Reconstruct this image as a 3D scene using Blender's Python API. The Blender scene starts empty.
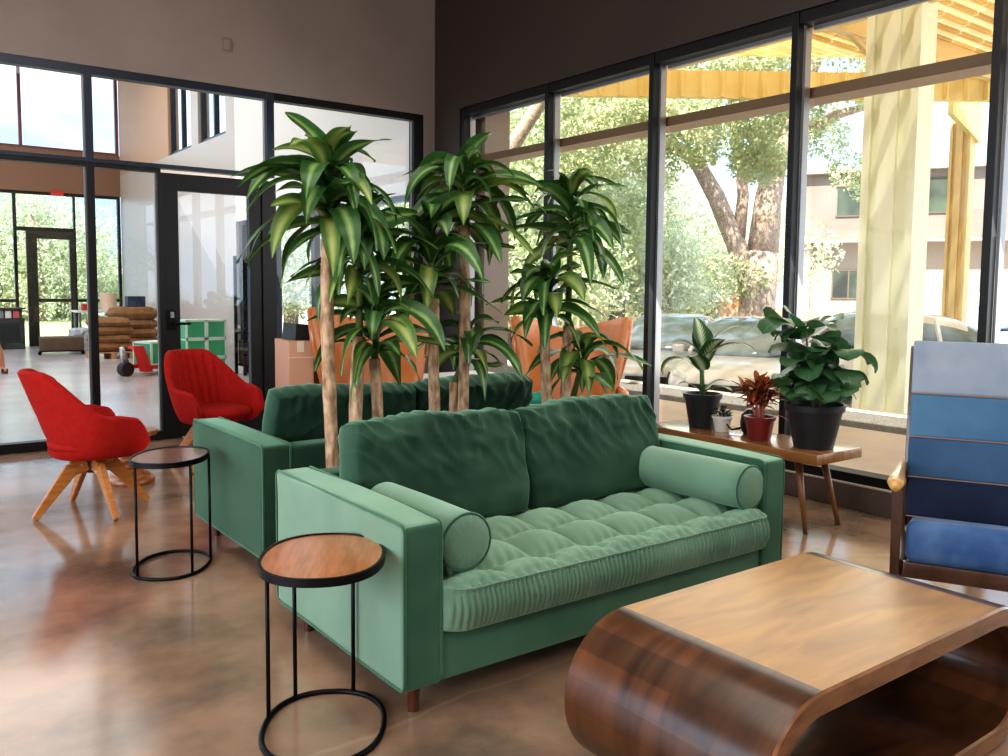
import bpy, bmesh, math, random
from mathutils import Vector, Matrix, noise
PI = math.pi
scene = bpy.context.scene
C = scene.collection
random.seed(7)

# ------------------------------------------------------------ materials
def lin(c):
    r = []
    for v in c[:3]:
        v = v / 255.0
        r.append(v / 12.92 if v <= 0.04045 else ((v + 0.055) / 1.055) ** 2.4)
    return (r[0], r[1], r[2], 1.0)

def new_mat(name):
    m = bpy.data.materials.new(name); m.use_nodes = True
    nt = m.node_tree
    return m, nt, nt.nodes['Principled BSDF']

def mat(name, col, rough=0.5, metal=0.0, col2=None, nscale=6.0, stretch=(1, 1, 1), bump=0.0, bscale=40.0,
        sheen=0.0, sheen_tint=None, coat=0.0, spec=0.5, emit=None, emit_s=0.0, sub=0.0, lo=0.35, hi=0.65, detail=5.0):
    m, nt, b = new_mat(name)
    b.inputs['Base Color'].default_value = lin(col)
    b.inputs['Roughness'].default_value = rough
    b.inputs['Metallic'].default_value = metal
    b.inputs['Specular IOR Level'].default_value = spec
    b.inputs['Coat Weight'].default_value = coat
    b.inputs['Coat Roughness'].default_value = 0.08
    if sheen:
        b.inputs['Sheen Weight'].default_value = sheen
        b.inputs['Sheen Roughness'].default_value = 0.35
        b.inputs['Sheen Tint'].default_value = lin(sheen_tint or col)
    if emit:
        b.inputs['Emission Color'].default_value = lin(emit); b.inputs['Emission Strength'].default_value = emit_s
    tc = nt.nodes.new('ShaderNodeTexCoord'); mp = nt.nodes.new('ShaderNodeMapping')
    mp.inputs['Scale'].default_value = stretch
    nt.links.new(tc.outputs['Object'], mp.inputs['Vector'])
    if col2:
        n = nt.nodes.new('ShaderNodeTexNoise'); n.inputs['Scale'].default_value = nscale; n.inputs['Detail'].default_value = detail
        r = nt.nodes.new('ShaderNodeValToRGB')
        r.color_ramp.elements[0].position = lo; r.color_ramp.elements[1].position = hi
        r.color_ramp.elements[0].color = lin(col); r.color_ramp.elements[1].color = lin(col2)
        nt.links.new(mp.outputs[0], n.inputs['Vector']); nt.links.new(n.outputs['Fac'], r.inputs[0])
        nt.links.new(r.outputs[0], b.inputs['Base Color'])
    if bump:
        n2 = nt.nodes.new('ShaderNodeTexNoise'); n2.inputs['Scale'].default_value = bscale; n2.inputs['Detail'].default_value = 4
        bp = nt.nodes.new('ShaderNodeBump'); bp.inputs['Strength'].default_value = bump; bp.inputs['Distance'].default_value = 0.01
        nt.links.new(mp.outputs[0], n2.inputs['Vector']); nt.links.new(n2.outputs['Fac'], bp.inputs['Height'])
        nt.links.new(bp.outputs[0], b.inputs['Normal'])
    return m

def glass_mat(name, tint=(240, 246, 245), refl=1.0, base=0.04):
    m = bpy.data.materials.new(name); m.use_nodes = True
    nt = m.node_tree; nt.nodes.clear()
    out = nt.nodes.new('ShaderNodeOutputMaterial'); mix = nt.nodes.new('ShaderNodeMixShader')
    tr = nt.nodes.new('ShaderNodeBsdfTransparent'); gl = nt.nodes.new('ShaderNodeBsdfGlossy')
    lw = nt.nodes.new('ShaderNodeLayerWeight'); lw.inputs['Blend'].default_value = 0.5; mu = nt.nodes.new('ShaderNodeMath')
    fr = nt.nodes.new('ShaderNodeMath'); fr.operation = 'POWER'; fr.inputs[1].default_value = 5.0
    nt.links.new(lw.outputs['Facing'], fr.inputs[0])
    mu.operation = 'MULTIPLY_ADD'; mu.inputs[1].default_value = refl; mu.inputs[2].default_value = base
    tr.inputs['Color'].default_value = lin(tint); gl.inputs['Roughness'].default_value = 0.0
    gl.inputs['Color'].default_value = (1, 1, 1, 1)
    nt.links.new(fr.outputs[0], mu.inputs[0]); nt.links.new(mu.outputs[0], mix.inputs[0])
    nt.links.new(tr.outputs[0], mix.inputs[1]); nt.links.new(gl.outputs[0], mix.inputs[2])
    nt.links.new(mix.outputs[0], out.inputs[0])
    return m

def leaf_mat(name, edge, mid, width=0.45, rough=0.35, trans=0.35, vein=False):
    """green leaf with a paler central band (uv x runs across the leaf)"""
    m, nt, b = new_mat(name)
    uv = nt.nodes.new('ShaderNodeUVMap'); sx = nt.nodes.new('ShaderNodeSeparateXYZ')
    nt.links.new(uv.outputs[0], sx.inputs[0])
    a = nt.nodes.new('ShaderNodeMath'); a.operation = 'SUBTRACT'; a.inputs[1].default_value = 0.5
    nt.links.new(sx.outputs[0], a.inputs[0])
    ab = nt.nodes.new('ShaderNodeMath'); ab.operation = 'ABSOLUTE'; nt.links.new(a.outputs[0], ab.inputs[0])
    if vein:
        w = nt.nodes.new('ShaderNodeMath'); w.operation = 'MULTIPLY'; w.inputs[1].default_value = 60
        nt.links.new(sx.outputs[1], w.inputs[0])
        w2 = nt.nodes.new('ShaderNodeMath'); w2.operation = 'MULTIPLY_ADD'; w2.inputs[1].default_value = -40
        nt.links.new(ab.outputs[0], w2.inputs[0]); nt.links.new(w.outputs[0], w2.inputs[2])
        s = nt.nodes.new('ShaderNodeMath'); s.operation = 'SINE'; nt.links.new(w2.outputs[0], s.inputs[0])
        s2 = nt.nodes.new('ShaderNodeMath'); s2.operation = 'MULTIPLY_ADD'; s2.inputs[1].default_value = 0.09
        nt.links.new(s.outputs[0], s2.inputs[0]); nt.links.new(ab.outputs[0], s2.inputs[2]); src = s2
    else:
        n = nt.nodes.new('ShaderNodeTexNoise'); n.inputs['Scale'].default_value = 9
        s2 = nt.nodes.new('ShaderNodeMath'); s2.operation = 'MULTIPLY_ADD'; s2.inputs[1].default_value = 0.22
        nt.links.new(n.outputs['Fac'], s2.inputs[0]); nt.links.new(ab.outputs[0], s2.inputs[2]); src = s2
    r = nt.nodes.new('ShaderNodeValToRGB')
    r.color_ramp.elements[0].position = width * 0.35; r.color_ramp.elements[1].position = width
    r.color_ramp.elements[0].color = lin(mid); r.color_ramp.elements[1].color = lin(edge)
    nt.links.new(src.outputs[0], r.inputs[0]); nt.links.new(r.outputs[0], b.inputs['Base Color'])
    b.inputs['Roughness'].default_value = rough
    t = nt.nodes.new('ShaderNodeBsdfTranslucent'); mx = nt.nodes.new('ShaderNodeMixShader'); mx.inputs[0].default_value = trans
    nt.links.new(r.outputs[0], t.inputs['Color'])
    nt.links.new(b.outputs[0], mx.inputs[1]); nt.links.new(t.outputs[0], mx.inputs[2])
    nt.links.new(mx.outputs[0], nt.nodes['Material Output'].inputs[0])
    return m

def wood_mat(name, dark, light, scale=3.0, stretch=(1, 12, 1), rough=0.35, coat=0.3, bump=0.05, plank=None, coord='Object'):
    m, nt, b = new_mat(name)
    tc = nt.nodes.new('ShaderNodeTexCoord'); mp = nt.nodes.new('ShaderNodeMapping'); mp.inputs['Scale'].default_value = stretch
    nt.links.new(tc.outputs[coord], mp.inputs['Vector'])
    n = nt.nodes.new('ShaderNodeTexNoise'); n.inputs['Scale'].default_value = scale; n.inputs['Detail'].default_value = 8
    n.inputs['Distortion'].default_value = 0.8
    nt.links.new(mp.outputs[0], n.inputs['Vector'])
    r = nt.nodes.new('ShaderNodeValToRGB'); r.color_ramp.elements[0].position = 0.3; r.color_ramp.elements[1].position = 0.7
    r.color_ramp.elements[0].color = lin(dark); r.color_ramp.elements[1].color = lin(light)
    nt.links.new(n.outputs['Fac'], r.inputs[0]); src = r.outputs[0]
    if plank:
        br = nt.nodes.new('ShaderNodeTexBrick')
        br.inputs['Color1'].default_value = (0.6, 0.58, 0.55, 1); br.inputs['Color2'].default_value = (1.35, 1.2, 1.05, 1)
        br.inputs['Mortar'].default_value = (0.75, 0.72, 0.68, 1); br.inputs['Mortar Size'].default_value = 0.0015
        br.inputs['Scale'].default_value = 1.0; br.inputs['Brick Width'].default_value = plank[0]; br.inputs['Row Height'].default_value = plank[1]
        nt.links.new(tc.outputs[coord], br.inputs['Vector'])
        mx = nt.nodes.new('ShaderNodeMix'); mx.data_type = 'RGBA'; mx.blend_type = 'MULTIPLY'; mx.inputs[0].default_value = 1.0
        nt.links.new(src, mx.inputs[6]); nt.links.new(br.outputs['Color'], mx.inputs[7]); src = mx.outputs[2]
    nt.links.new(src, b.inputs['Base Color'])
    b.inputs['Roughness'].default_value = rough; b.inputs['Coat Weight'].default_value = coat; b.inputs['Coat Roughness'].default_value = 0.12
    bp = nt.nodes.new('ShaderNodeBump'); bp.inputs['Strength'].default_value = bump; bp.inputs['Distance'].default_value = 0.005
    nt.links.new(n.outputs['Fac'], bp.inputs['Height']); nt.links.new(bp.outputs[0], b.inputs['Normal'])
    return m

# ------------------------------------------------------------ mesh helpers
def T(loc=(0, 0, 0), rot=(0, 0, 0)):
    from mathutils import Euler
    return Matrix.Translation(loc) @ Euler(rot).to_matrix().to_4x4()

def box(bm, lo, hi, bevel=0.0, seg=2, mtx=None):
    cx = [(lo[i] + hi[i]) / 2 for i in range(3)]; sz = [abs(hi[i] - lo[i]) for i in range(3)]
    r = bmesh.ops.create_cube(bm, size=1.0)
    vs = r['verts']
    bmesh.ops.scale(bm, vec=sz, verts=vs); bmesh.ops.translate(bm, vec=cx, verts=vs)
    if bevel > 0:
        es = list({e for v in vs for e in v.link_edges})
        rr = bmesh.ops.bevel(bm, geom=es, offset=min(bevel, min(sz) * 0.49), segments=seg, profile=0.6, affect='EDGES', clamp_overlap=True)
        vs = list({v for f in rr['faces'] for v in f.verts} | {v for v in vs if v.is_valid})
    if mtx is not None: bmesh.ops.transform(bm, matrix=mtx, verts=vs)
    return vs

def bar(bm, a, b, w, h=None, w2=None, h2=None, up=(0, 0, 1)):
    """tapered rectangular bar from a to b"""
    h = h or w; w2 = w2 or w; h2 = h2 or h
    a = Vector(a); b = Vector(b); d = (b - a).normalized(); u = Vector(up)
    s = d.cross(u)
    if s.length < 1e-4: s = d.cross(Vector((1, 0, 0)))
    s.normalize(); u = s.cross(d).normalized()
    vs = []
    for p, ww, hh in ((a, w, h), (b, w2, h2)):
        for i, j in ((-1, -1), (1, -1), (1, 1), (-1, 1)):
            vs.append(bm.verts.new(p + s * (ww / 2 * i) + u * (hh / 2 * j)))
    for f in ((0, 1, 2, 3), (7, 6, 5, 4), (0, 4, 5, 1), (1, 5, 6, 2), (2, 6, 7, 3), (3, 7, 4, 0)):
        bm.faces.new([vs[k] for k in f])
    return vs

def tube(bm, pts, rad, seg=10, closed=False, cap=True):
    pts = [Vector(p) for p in pts]; n = len(pts)
    rr = rad if isinstance(rad, (list, tuple)) else [rad] * n
    rings = []; prev = None
    for i, p in enumerate(pts):
        if closed: d = pts[(i + 1) % n] - pts[(i - 1) % n]
        else: d = pts[min(i + 1, n - 1)] - pts[max(i - 1, 0)]
        d.normalize()
        if prev is None:
            u = Vector((0, 0, 1)) if abs(d.z) < 0.9 else Vector((1, 0, 0))
            u = (u - d * u.dot(d)).normalized()
        else:
            u = prev - d * prev.dot(d)
            u = u.normalized() if u.length > 1e-5 else Vector((1, 0, 0))
        prev = u; s = d.cross(u)
        rings.append([bm.verts.new(p + (u * math.cos(2 * PI * k / seg) + s * math.sin(2 * PI * k / seg)) * rr[i]) for k in range(seg)])
    m = n if closed else n - 1
    for i in range(m):
        a = rings[i]; b = rings[(i + 1) % n]
        for k in range(seg):
            bm.faces.new((a[k], a[(k + 1) % seg], b[(k + 1) % seg], b[k]))
    if not closed and cap:
        bm.faces.new(list(reversed(rings[0]))); bm.faces.new(rings[-1])

def lathe(bm, prof, seg=32, center=(0, 0, 0), mtx=None, sx=1.0, sy=1.0):
    c = Vector(center); rings = []; new = []
    for r, z in prof:
        if r < 1e-5:
            v = bm.verts.new(c + Vector((0, 0, z))); rings.append([v]); new.append(v)
        else:
            rg = [bm.verts.new(c + Vector((r * sx * math.cos(2 * PI * k / seg), r * sy * math.sin(2 * PI * k / seg), z))) for k in range(seg)]
            rings.append(rg); new += rg
    for a, b in zip(rings, rings[1:]):
        if len(a) == 1 and len(b) == 1: continue
        for k in range(seg):
            k2 = (k + 1) % seg
            if len(a) == 1: bm.faces.new((a[0], b[k2], b[k]))
            elif len(b) == 1: bm.faces.new((a[k], a[k2], b[0]))
            else: bm.faces.new((a[k], a[k2], b[k2], b[k]))
    if mtx is not None: bmesh.ops.transform(bm, matrix=mtx, verts=new)
    return new

def grid(bm, nu, nv, fn, closed_u=False):
    """fn(u, v) -> point, u and v in 0..1"""
    vs = [[bm.verts.new(fn(i / nu, j / nv)) for j in range(nv + 1)] for i in range(nu + (0 if closed_u else 1))]
    n = len(vs)
    for i in range(nu):
        a = vs[i]; b = vs[(i + 1) % n]
        for j in range(nv):
            bm.faces.new((a[j], b[j], b[j + 1], a[j + 1]))
    return vs

def prism(bm, poly, y0, y1, axis='y', mtx=None):
    """extrude a 2-D polygon; axis y: poly in (x,z); axis z: poly in (x,y); axis x: poly in (y,z)"""
    def P(p, t):
        if axis == 'y': return (p[0], t, p[1])
        if axis == 'z': return (p[0], p[1], t)
        return (t, p[0], p[1])
    a = [bm.verts.new(P(p, y0)) for p in poly]; b = [bm.verts.new(P(p, y1)) for p in poly]
    n = len(poly)
    bm.faces.new(a); bm.faces.new(list(reversed(b)))
    for i in range(n): bm.faces.new((a[i], b[i], b[(i + 1) % n], a[(i + 1) % n]))
    if mtx is not None: bmesh.ops.transform(bm, matrix=mtx, verts=a + b)

def obj(name, bm, m, parent=None, smooth=False, loc=None, auto=None):
    bmesh.ops.recalc_face_normals(bm, faces=bm.faces)
    me = bpy.data.meshes.new(name); bm.to_mesh(me); bm.free()
    if smooth or auto:
        for p in me.polygons: p.use_smooth = True
    if auto:
        me.set_sharp_from_angle(angle=math.radians(auto))
    for x in (m if isinstance(m, (list, tuple)) else [m]): me.materials.append(x)
    o = bpy.data.objects.new(name, me); C.objects.link(o)
    if parent is not None: o.parent = parent
    if loc is not None: o.location = loc
    return o

def BM(): return bmesh.new()

def thing(name, label, cat, loc=(0, 0, 0), rotz=0.0, group=None):
    o = bpy.data.objects.new(name, None); C.objects.link(o)
    o.empty_display_size = 0.1
    o.location = loc; o.rotation_euler = (0, 0, rotz); o['label'] = label; o['category'] = cat
    if group: o['group'] = group
    return o

def tag(o, label, cat, group=None, kind=None):
    o['label'] = label; o['category'] = cat
    if group: o['group'] = group
    if kind: o['kind'] = kind
    return o

def struct(name, bm, m, parent=None, **k):
    o = obj(name, bm, m, parent, **k)
    if parent is None: o['kind'] = 'structure'
    return o

def sroot(name):
    o = bpy.data.objects.new(name, None); C.objects.link(o); o['kind'] = 'structure'
    return o

def dup(root, loc, rotz, label=None, scale=None):
    r = root.copy(); C.objects.link(r); r.location = loc; r.rotation_euler = (0, 0, rotz)
    if label: r['label'] = label
    if scale: r.scale = (scale,) * 3
    for ch in list(root.children):
        c = ch.copy(); C.objects.link(c); c.parent = r
        for g in list(ch.children):
            d = g.copy(); C.objects.link(d); d.parent = c
    return r

# ------------------------------------------------------------ materials list
frame_black = mat('frame_black', (20, 19, 20), 0.4, 0.0, spec=0.35)
frame_blue = mat('frame_grey', (52, 58, 70), 0.32, 0.5)
alu = mat('aluminium', (150, 150, 150), 0.35, 0.8)
wall_taupe = mat('wall_taupe', (138, 126, 120), 0.6, col2=(130, 118, 112), nscale=1.5, bump=0.05, bscale=60)
wall_backlit = mat('wall_taupe_shaded', (46, 35, 29), 0.6, col2=(41, 31, 26), nscale=1.2, bump=0.05, bscale=60)  # same taupe wall, its backlit darkness put into the colour
wall_beige = mat('wall_beige', (188, 176, 166), 0.35)
wall_white = mat('wall_white', (225, 220, 214), 0.6)
bulk_brown = mat('bulkhead_brown', (134, 98, 76), 0.6); tan_m = mat('tan_wall', (196, 158, 128), 0.6)
curb_m = mat('curb_paint', (120, 108, 98), 0.5, col2=(100, 88, 80), nscale=4)
ceil_m = mat('ceiling_paint', (120, 112, 105), 0.8)
glass = glass_mat('window_glass', refl=0.5, base=0.02)
glass_in = glass_mat('partition_glass', tint=(214, 220, 224), refl=0.7, base=0.07)
def pane(bm, ax, c, a0, a1, z0, z1):
    P = (lambda a, z: (c, a, z)) if ax == 'x' else (lambda a, z: (a, c, z))
    bm.faces.new([bm.verts.new(P(*q)) for q in ((a0, z0), (a1, z0), (a1, z1), (a0, z1))])
# ------------------------------------------------------------ floor (polished concrete)
def floor_mat():
    m, nt, b = new_mat('polished_concrete')
    tc = nt.nodes.new('ShaderNodeTexCoord')
    n = nt.nodes.new('ShaderNodeTexNoise'); n.inputs['Scale'].default_value = 0.9; n.inputs['Detail'].default_value = 7; n.inputs['Roughness'].default_value = 0.6
    nt.links.new(tc.outputs['Object'], n.inputs['Vector'])
    r = nt.nodes.new('ShaderNodeValToRGB'); e = r.color_ramp.elements
    e[0].position = 0.36; e[0].color = lin((104, 88, 75)); e[1].position = 0.60; e[1].color = lin((180, 145, 120))
    nt.links.new(n.outputs['Fac'], r.inputs[0])
    v = nt.nodes.new('ShaderNodeTexVoronoi'); v.feature = 'DISTANCE_TO_EDGE'; v.inputs['Scale'].default_value = 0.35; v.inputs['Randomness'].default_value = 1
    nn = nt.nodes.new('ShaderNodeTexNoise'); nn.inputs['Scale'].default_value = 2.0; nn.inputs['Detail'].default_value = 8
    ad = nt.nodes.new('ShaderNodeMix'); ad.data_type = 'RGBA'; ad.inputs[0].default_value = 0.12
    nt.links.new(tc.outputs['Object'], nn.inputs['Vector'])
    nt.links.new(tc.outputs['Object'], ad.inputs[6]); nt.links.new(nn.outputs['Color'], ad.inputs[7]); nt.links.new(ad.outputs[2], v.inputs['Vector'])
    cr = nt.nodes.new('ShaderNodeValToRGB'); cr.color_ramp.elements[0].position = 0.0; cr.color_ramp.elements[1].position = 0.0035
    cr.color_ramp.elements[0].color = (1, 1, 1, 1); cr.color_ramp.elements[1].color = (0, 0, 0, 1)
    nt.links.new(v.outputs['Distance'], cr.inputs[0])
    mx = nt.nodes.new('ShaderNodeMix'); mx.data_type = 'RGBA'; mx.inputs[7].default_value = lin((190, 165, 145))
    mu = nt.nodes.new('ShaderNodeMath'); mu.operation = 'MULTIPLY'; mu.inputs[1].default_value = 0.35
    nt.links.new(cr.outputs[0], mu.inputs[0]); nt.links.new(mu.outputs[0], mx.inputs[0]); nt.links.new(r.outputs[0], mx.inputs[6])
    nt.links.new(mx.outputs[2], b.inputs['Base Color'])
    n2 = nt.nodes.new('ShaderNodeTexNoise'); n2.inputs['Scale'].default_value = 1.7; n2.inputs['Detail'].default_value = 5
    mr = nt.nodes.new('ShaderNodeMapRange'); mr.inputs['To Min'].default_value = 0.08; mr.inputs['To Max'].default_value = 0.22
    nt.links.new(tc.outputs['Object'], n2.inputs['Vector']); nt.links.new(n2.outputs['Fac'], mr.inputs['Value']); nt.links.new(mr.outputs[0], b.inputs['Roughness'])
    b.inputs['Specular IOR Level'].default_value = 0.75
    return m
fm = floor_mat()
bm = BM(); box(bm, (-5.0, -4.0, -0.12), (4.95, 7.61, 0.0)); struct('floor', bm, fm)
fm2 = mat('far_concrete_sky_tint', (204, 194, 192), 0.22, col2=(180, 168, 164), nscale=0.8, spec=0.7)  # lilac sky reflection put into the concrete's colour
bm = BM(); box(bm, (-5.0, 7.61, -0.12), (4.95, 20.7, 0.0)); struct('floor_far_room', bm, fm2)
bm = BM(); box(bm, (-5.0, -4.0, 4.6), (4.95, 7.55, 4.75)); struct('ceiling', bm, ceil_m)
bm = BM(); box(bm, (-5.0, 7.67, 6.2), (4.95, 20.7, 6.35)); struct('ceiling_far_room', bm, ceil_m)

# ------------------------------------------------------------ right wall (window wall)  x = 4.75
bm = BM()
box(bm, (4.75, -4.0, 3.04), (4.97, 7.55, 4.6)); box(bm, (4.75, 7.10, 0.0), (4.97, 7.55, 3.04))
struct('wall_right', bm, wall_backlit)
bm = BM(); box(bm, (4.75, -4.0, 0.0), (4.97, 7.10, 0.15), 0.006); struct('trim_1', bm, curb_m)
bm = BM(); box(bm, (4.742, -4.0, 0.150), (4.93, 7.10, 0.158)); struct('trim_5', bm, mat('sill_sunlit', (206, 196, 186), 0.4))  # thin strip on the curb, sunlight put into its pale colour
MY = [7.04, 5.77, 4.555, 3.335, 2.12, 0.90, -0.32, -1.54, -2.76, -3.9]
for i in range(len(MY) - 1):
    y1, y0 = MY[i], MY[i + 1]
    w = sroot('window_%d' % (i + 1))
    bm = BM()
    box(bm, (4.765, y1 + 0.006, 0.15), (4.83, y1 + 0.052, 3.04), 0.003)               # dark mullion face
    if i == 0: pass
    box(bm, (4.77, y0 + 0.055, 2.965), (4.90, y1, 3.04), 0.003)
    box(bm, (4.77, y0 + 0.055, 0.158), (4.90, y1, 0.215), 0.003)
    obj('frame', bm, frame_black, w)
    bm = BM()
    box(bm, (4.83, y1 - 0.010, 0.215), (4.89, y1 + 0.006, 2.965)); box(bm, (4.865, y0 + 0.035, 0.215), (4.90, y0 + 0.045, 2.965))
    box(bm, (4.875, y0 + 0.03, 2.94), (4.90, y1 - 0.03, 2.965))
    obj('glazing_bead', bm, alu, w)
    bm = BM(); pane(bm, 'x', 4.888, y0 + 0.045, y1 - 0.045, 0.215, 2.95); obj('glass', bm, glass, w)
cream = mat('cream_paint', (214, 196, 178), 0.6); brownb = mat('beam_brown', (112, 84, 62), 0.6)
bm = BM(); box(bm, (4.93, -3.9, 2.535), (4.945, 7.0, 2.60)); a = struct('trim_2', bm, brownb)
bm = BM(); box(bm, (4.945, -3.9, 2.54), (5.18, 7.0, 2.60)); struct('trim_3', bm, cream)

# ------------------------------------------------------------ far glass partition  y = 7.55
bm = BM()
box(bm, (-5.0, 7.55, 3.03), (4.75, 7.67, 6.2)); box(bm, (4.62, 7.55, 0.0), (4.75, 7.67, 3.03))
struct('wall_far', bm, wall_taupe)
Y0, Y1 = 7.555, 7.655
def far_window(n, x0, x1, z0, z1, fl=0.0, fr=0.06, ft=0.065, fb=0.07):
    w = sroot('window_%d' % n)
    bm = BM()
    box(bm, (x1 - fr, Y0, z0), (x1, Y1, z1), 0.003)
    if fl: box(bm, (x0, Y0, z0), (x0 + fl, Y1, z1), 0.003)
    box(bm, (x0 + fl, Y0, z1 - ft), (x1 - fr, Y1, z1), 0.003); box(bm, (x0 + fl, Y0, z0), (x1 - fr, Y1, z0 + fb), 0.003)
    obj('frame', bm, frame_blue if z0 > 2 else frame_black, w)
    bm = BM(); pane(bm, 'y', 7.603, x0 + fl, x1 - fr, z0 + fb, z1 - ft); obj('glass', bm, glass_in, w)
    bm = BM(); box(bm, (x1 - fr - 0.012, Y0 + 0.03, z0 + fb), (x1 - fr, Y0 + 0.045, z1 - ft)); obj('glazing_bead', bm, alu, w)
n = 20
for x0, x1 in ((-4.6, -3.0), (-3.0, -1.5), (-1.5, 0.03), (0.03, 1.56)):
    far_window(n, x0, x1, 0.0, 2.28, fb=0.075, ft=0.035); n += 1
    far_window(n, x0, x1, 2.28, 3.03, fb=0.035); n += 1
far_window(n, 1.56, 2.07, 0.0, 2.28, fb=0.075, ft=0.035, fr=0.03); n += 1
far_window(n, 1.56, 3.06, 2.28, 3.03, fb=0.035, fr=0.07); n += 1
far_window(n, 3.06, 4.62, 0.0, 3.03, fl=0.0, fr=0.11, fb=0.08)
bm = BM(); box(bm, (2.93, Y0 - 0.02, 0.0), (3.06, Y1, 2.245), 0.004); struct('trim_4', bm, frame_black)
bm = BM(); box(bm, (-5.0, 7.55, 0.0), (-4.6, 7.67, 3.03)); struct('wall_left_return', bm, wall_taupe)
d = sroot('door_1')
bm = BM()
box(bm, (2.07, Y0, 0.0), (2.205, Y1 - 0.03, 2.245), 0.004); box(bm, (2.82, Y0, 0.0), (2.93, Y1 - 0.03, 2.245), 0.004)
box(bm, (2.205, Y0, 2.105), (2.82, Y1 - 0.03, 2.245), 0.004); box(bm, (2.205, Y0, 0.01), (2.82, Y1 - 0.03, 0.25), 0.004)
obj('door_frame', bm, frame_black, d)
bm = BM(); pane(bm, 'y', 7.603, 2.205, 2.82, 0.25, 2.105); obj('glass', bm, glass_in, d)
hd = obj('handle', (lambda b: (box(b, (2.10, Y0 - 0.02, 0.93), (2.165, Y0, 1.10), 0.004), tube(b, [(2.135, Y0 - 0.02, 0.985), (2.135, Y0 - 0.06, 0.985), (2.27, Y0 - 0.06, 0.985)], 0.011), b)[-1])(BM()), mat('handle_black', (22, 22, 24), 0.3, 0.6), d)
bm = BM(); box(bm, (2.118, Y0 - 0.024, 1.035), (2.148, Y0 - 0.02, 1.085), 0.002)
obj('keypad', bm, mat('keypad_grey', (150, 155, 160), 0.3, 0.5), hd)
bm = BM(); box(bm, (2.60, 7.535, 3.32), (2.68, 7.55, 3.43), 0.004)
bm2 = BM(); box(bm2, (2.615, 7.530, 3.335), (2.665, 7.536, 3.415), 0.002)
t = thing('junction_box', 'small taupe blank cover plate high on the wall above the glass partition', 'cover plate')
obj('back_plate', bm, mat('plate', (128, 112, 103), 0.5), t); obj('cover', bm2, mat('plate2', (138, 122, 112), 0.5), t)

bm = BM(); box(bm, (3.36, 20.42, 3.18), (3.60, 20.5, 3.27), 0.005); t = tag(obj('red_sign', bm, mat('sign_red', (214, 40, 44), 0.4)), 'tiny red sign on the brown bulkhead above the far glass door', 'sign')
# unseen sides of the room (big windows on the left, solid wall behind)
bm = BM(); box(bm, (-5.0, -4.12, 0.0), (4.95, -4.0, 4.6)); struct('wall_back', bm, wall_beige)
bm = BM()
box(bm, (-5.12, -4.0, 3.4), (-5.0, 7.55, 4.6)); box(bm, (-5.12, -4.0, 0), (-5.0, 7.55, 0.3))
for y in (-4.0, -0.4, 3.2, 7.2): box(bm, (-5.12, y, 0.3), (-5.0, y + 0.35, 3.4))
struct('wall_left', bm, wall_beige)

# ------------------------------------------------------------ far room
bm = BM()
box(bm, (4.75, 7.67, 2.3), (4.95, 13.3, 6.2)); box(bm, (4.75, 7.67, 0.0), (4.95, 8.0, 2.3)); box(bm, (4.75, 8.0, 0.0), (4.95, 13.3, 0.12))
struct('wall_far_room_right', bm, wall_white)
bm = BM()
box(bm, (4.75, 13.3, 0.0), (4.95, 20.5, 3.7))
for y in (13.3, 15.05): box(bm, (4.75, y, 3.7), (4.95, y + 0.4, 5.6))
box(bm, (4.75, 13.3, 5.6), (4.95, 16.8, 6.2))
struct('wall_far_room_beige', bm, wall_beige)
bm = BM(); box(bm, (4.75, 16.8, 3.7), (4.95, 20.5, 6.2)); struct('wall_far_room_tan', bm, tan_m)
k = 40
for y0, y1, z0, z1 in ((13.7, 15.05, 3.7, 5.6), (15.45, 16.8, 3.7, 5.6), (8.0, 9.3, 0.12, 2.3), (9.3, 10.6, 0.12, 2.3), (10.6, 11.9, 0.12, 2.3), (11.9, 13.3, 0.12, 2.3)):
    w = sroot('window_%d' % k); k += 1
    bm = BM()
    for a, b in (((4.80, y0, z0), (4.88, y0 + 0.06, z1)), ((4.80, y1 - 0.06, z0), (4.88, y1, z1)), ((4.80, y0, z0), (4.88, y1, z0 + 0.06)), ((4.80, y0, z1 - 0.06), (4.88, y1, z1))): box(bm, a, b)
    if z0 > 3: box(bm, (4.80, (y0 + y1) / 2 - .03, z0), (4.88, (y0 + y1) / 2 + .03, z1))
    obj('frame', bm, frame_blue, w)
    bm = BM(); pane(bm, 'x', 4.843, y0 + .06, y1 - .06, z0 + .06, z1 - .06); obj('glass', bm, glass, w)
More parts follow.
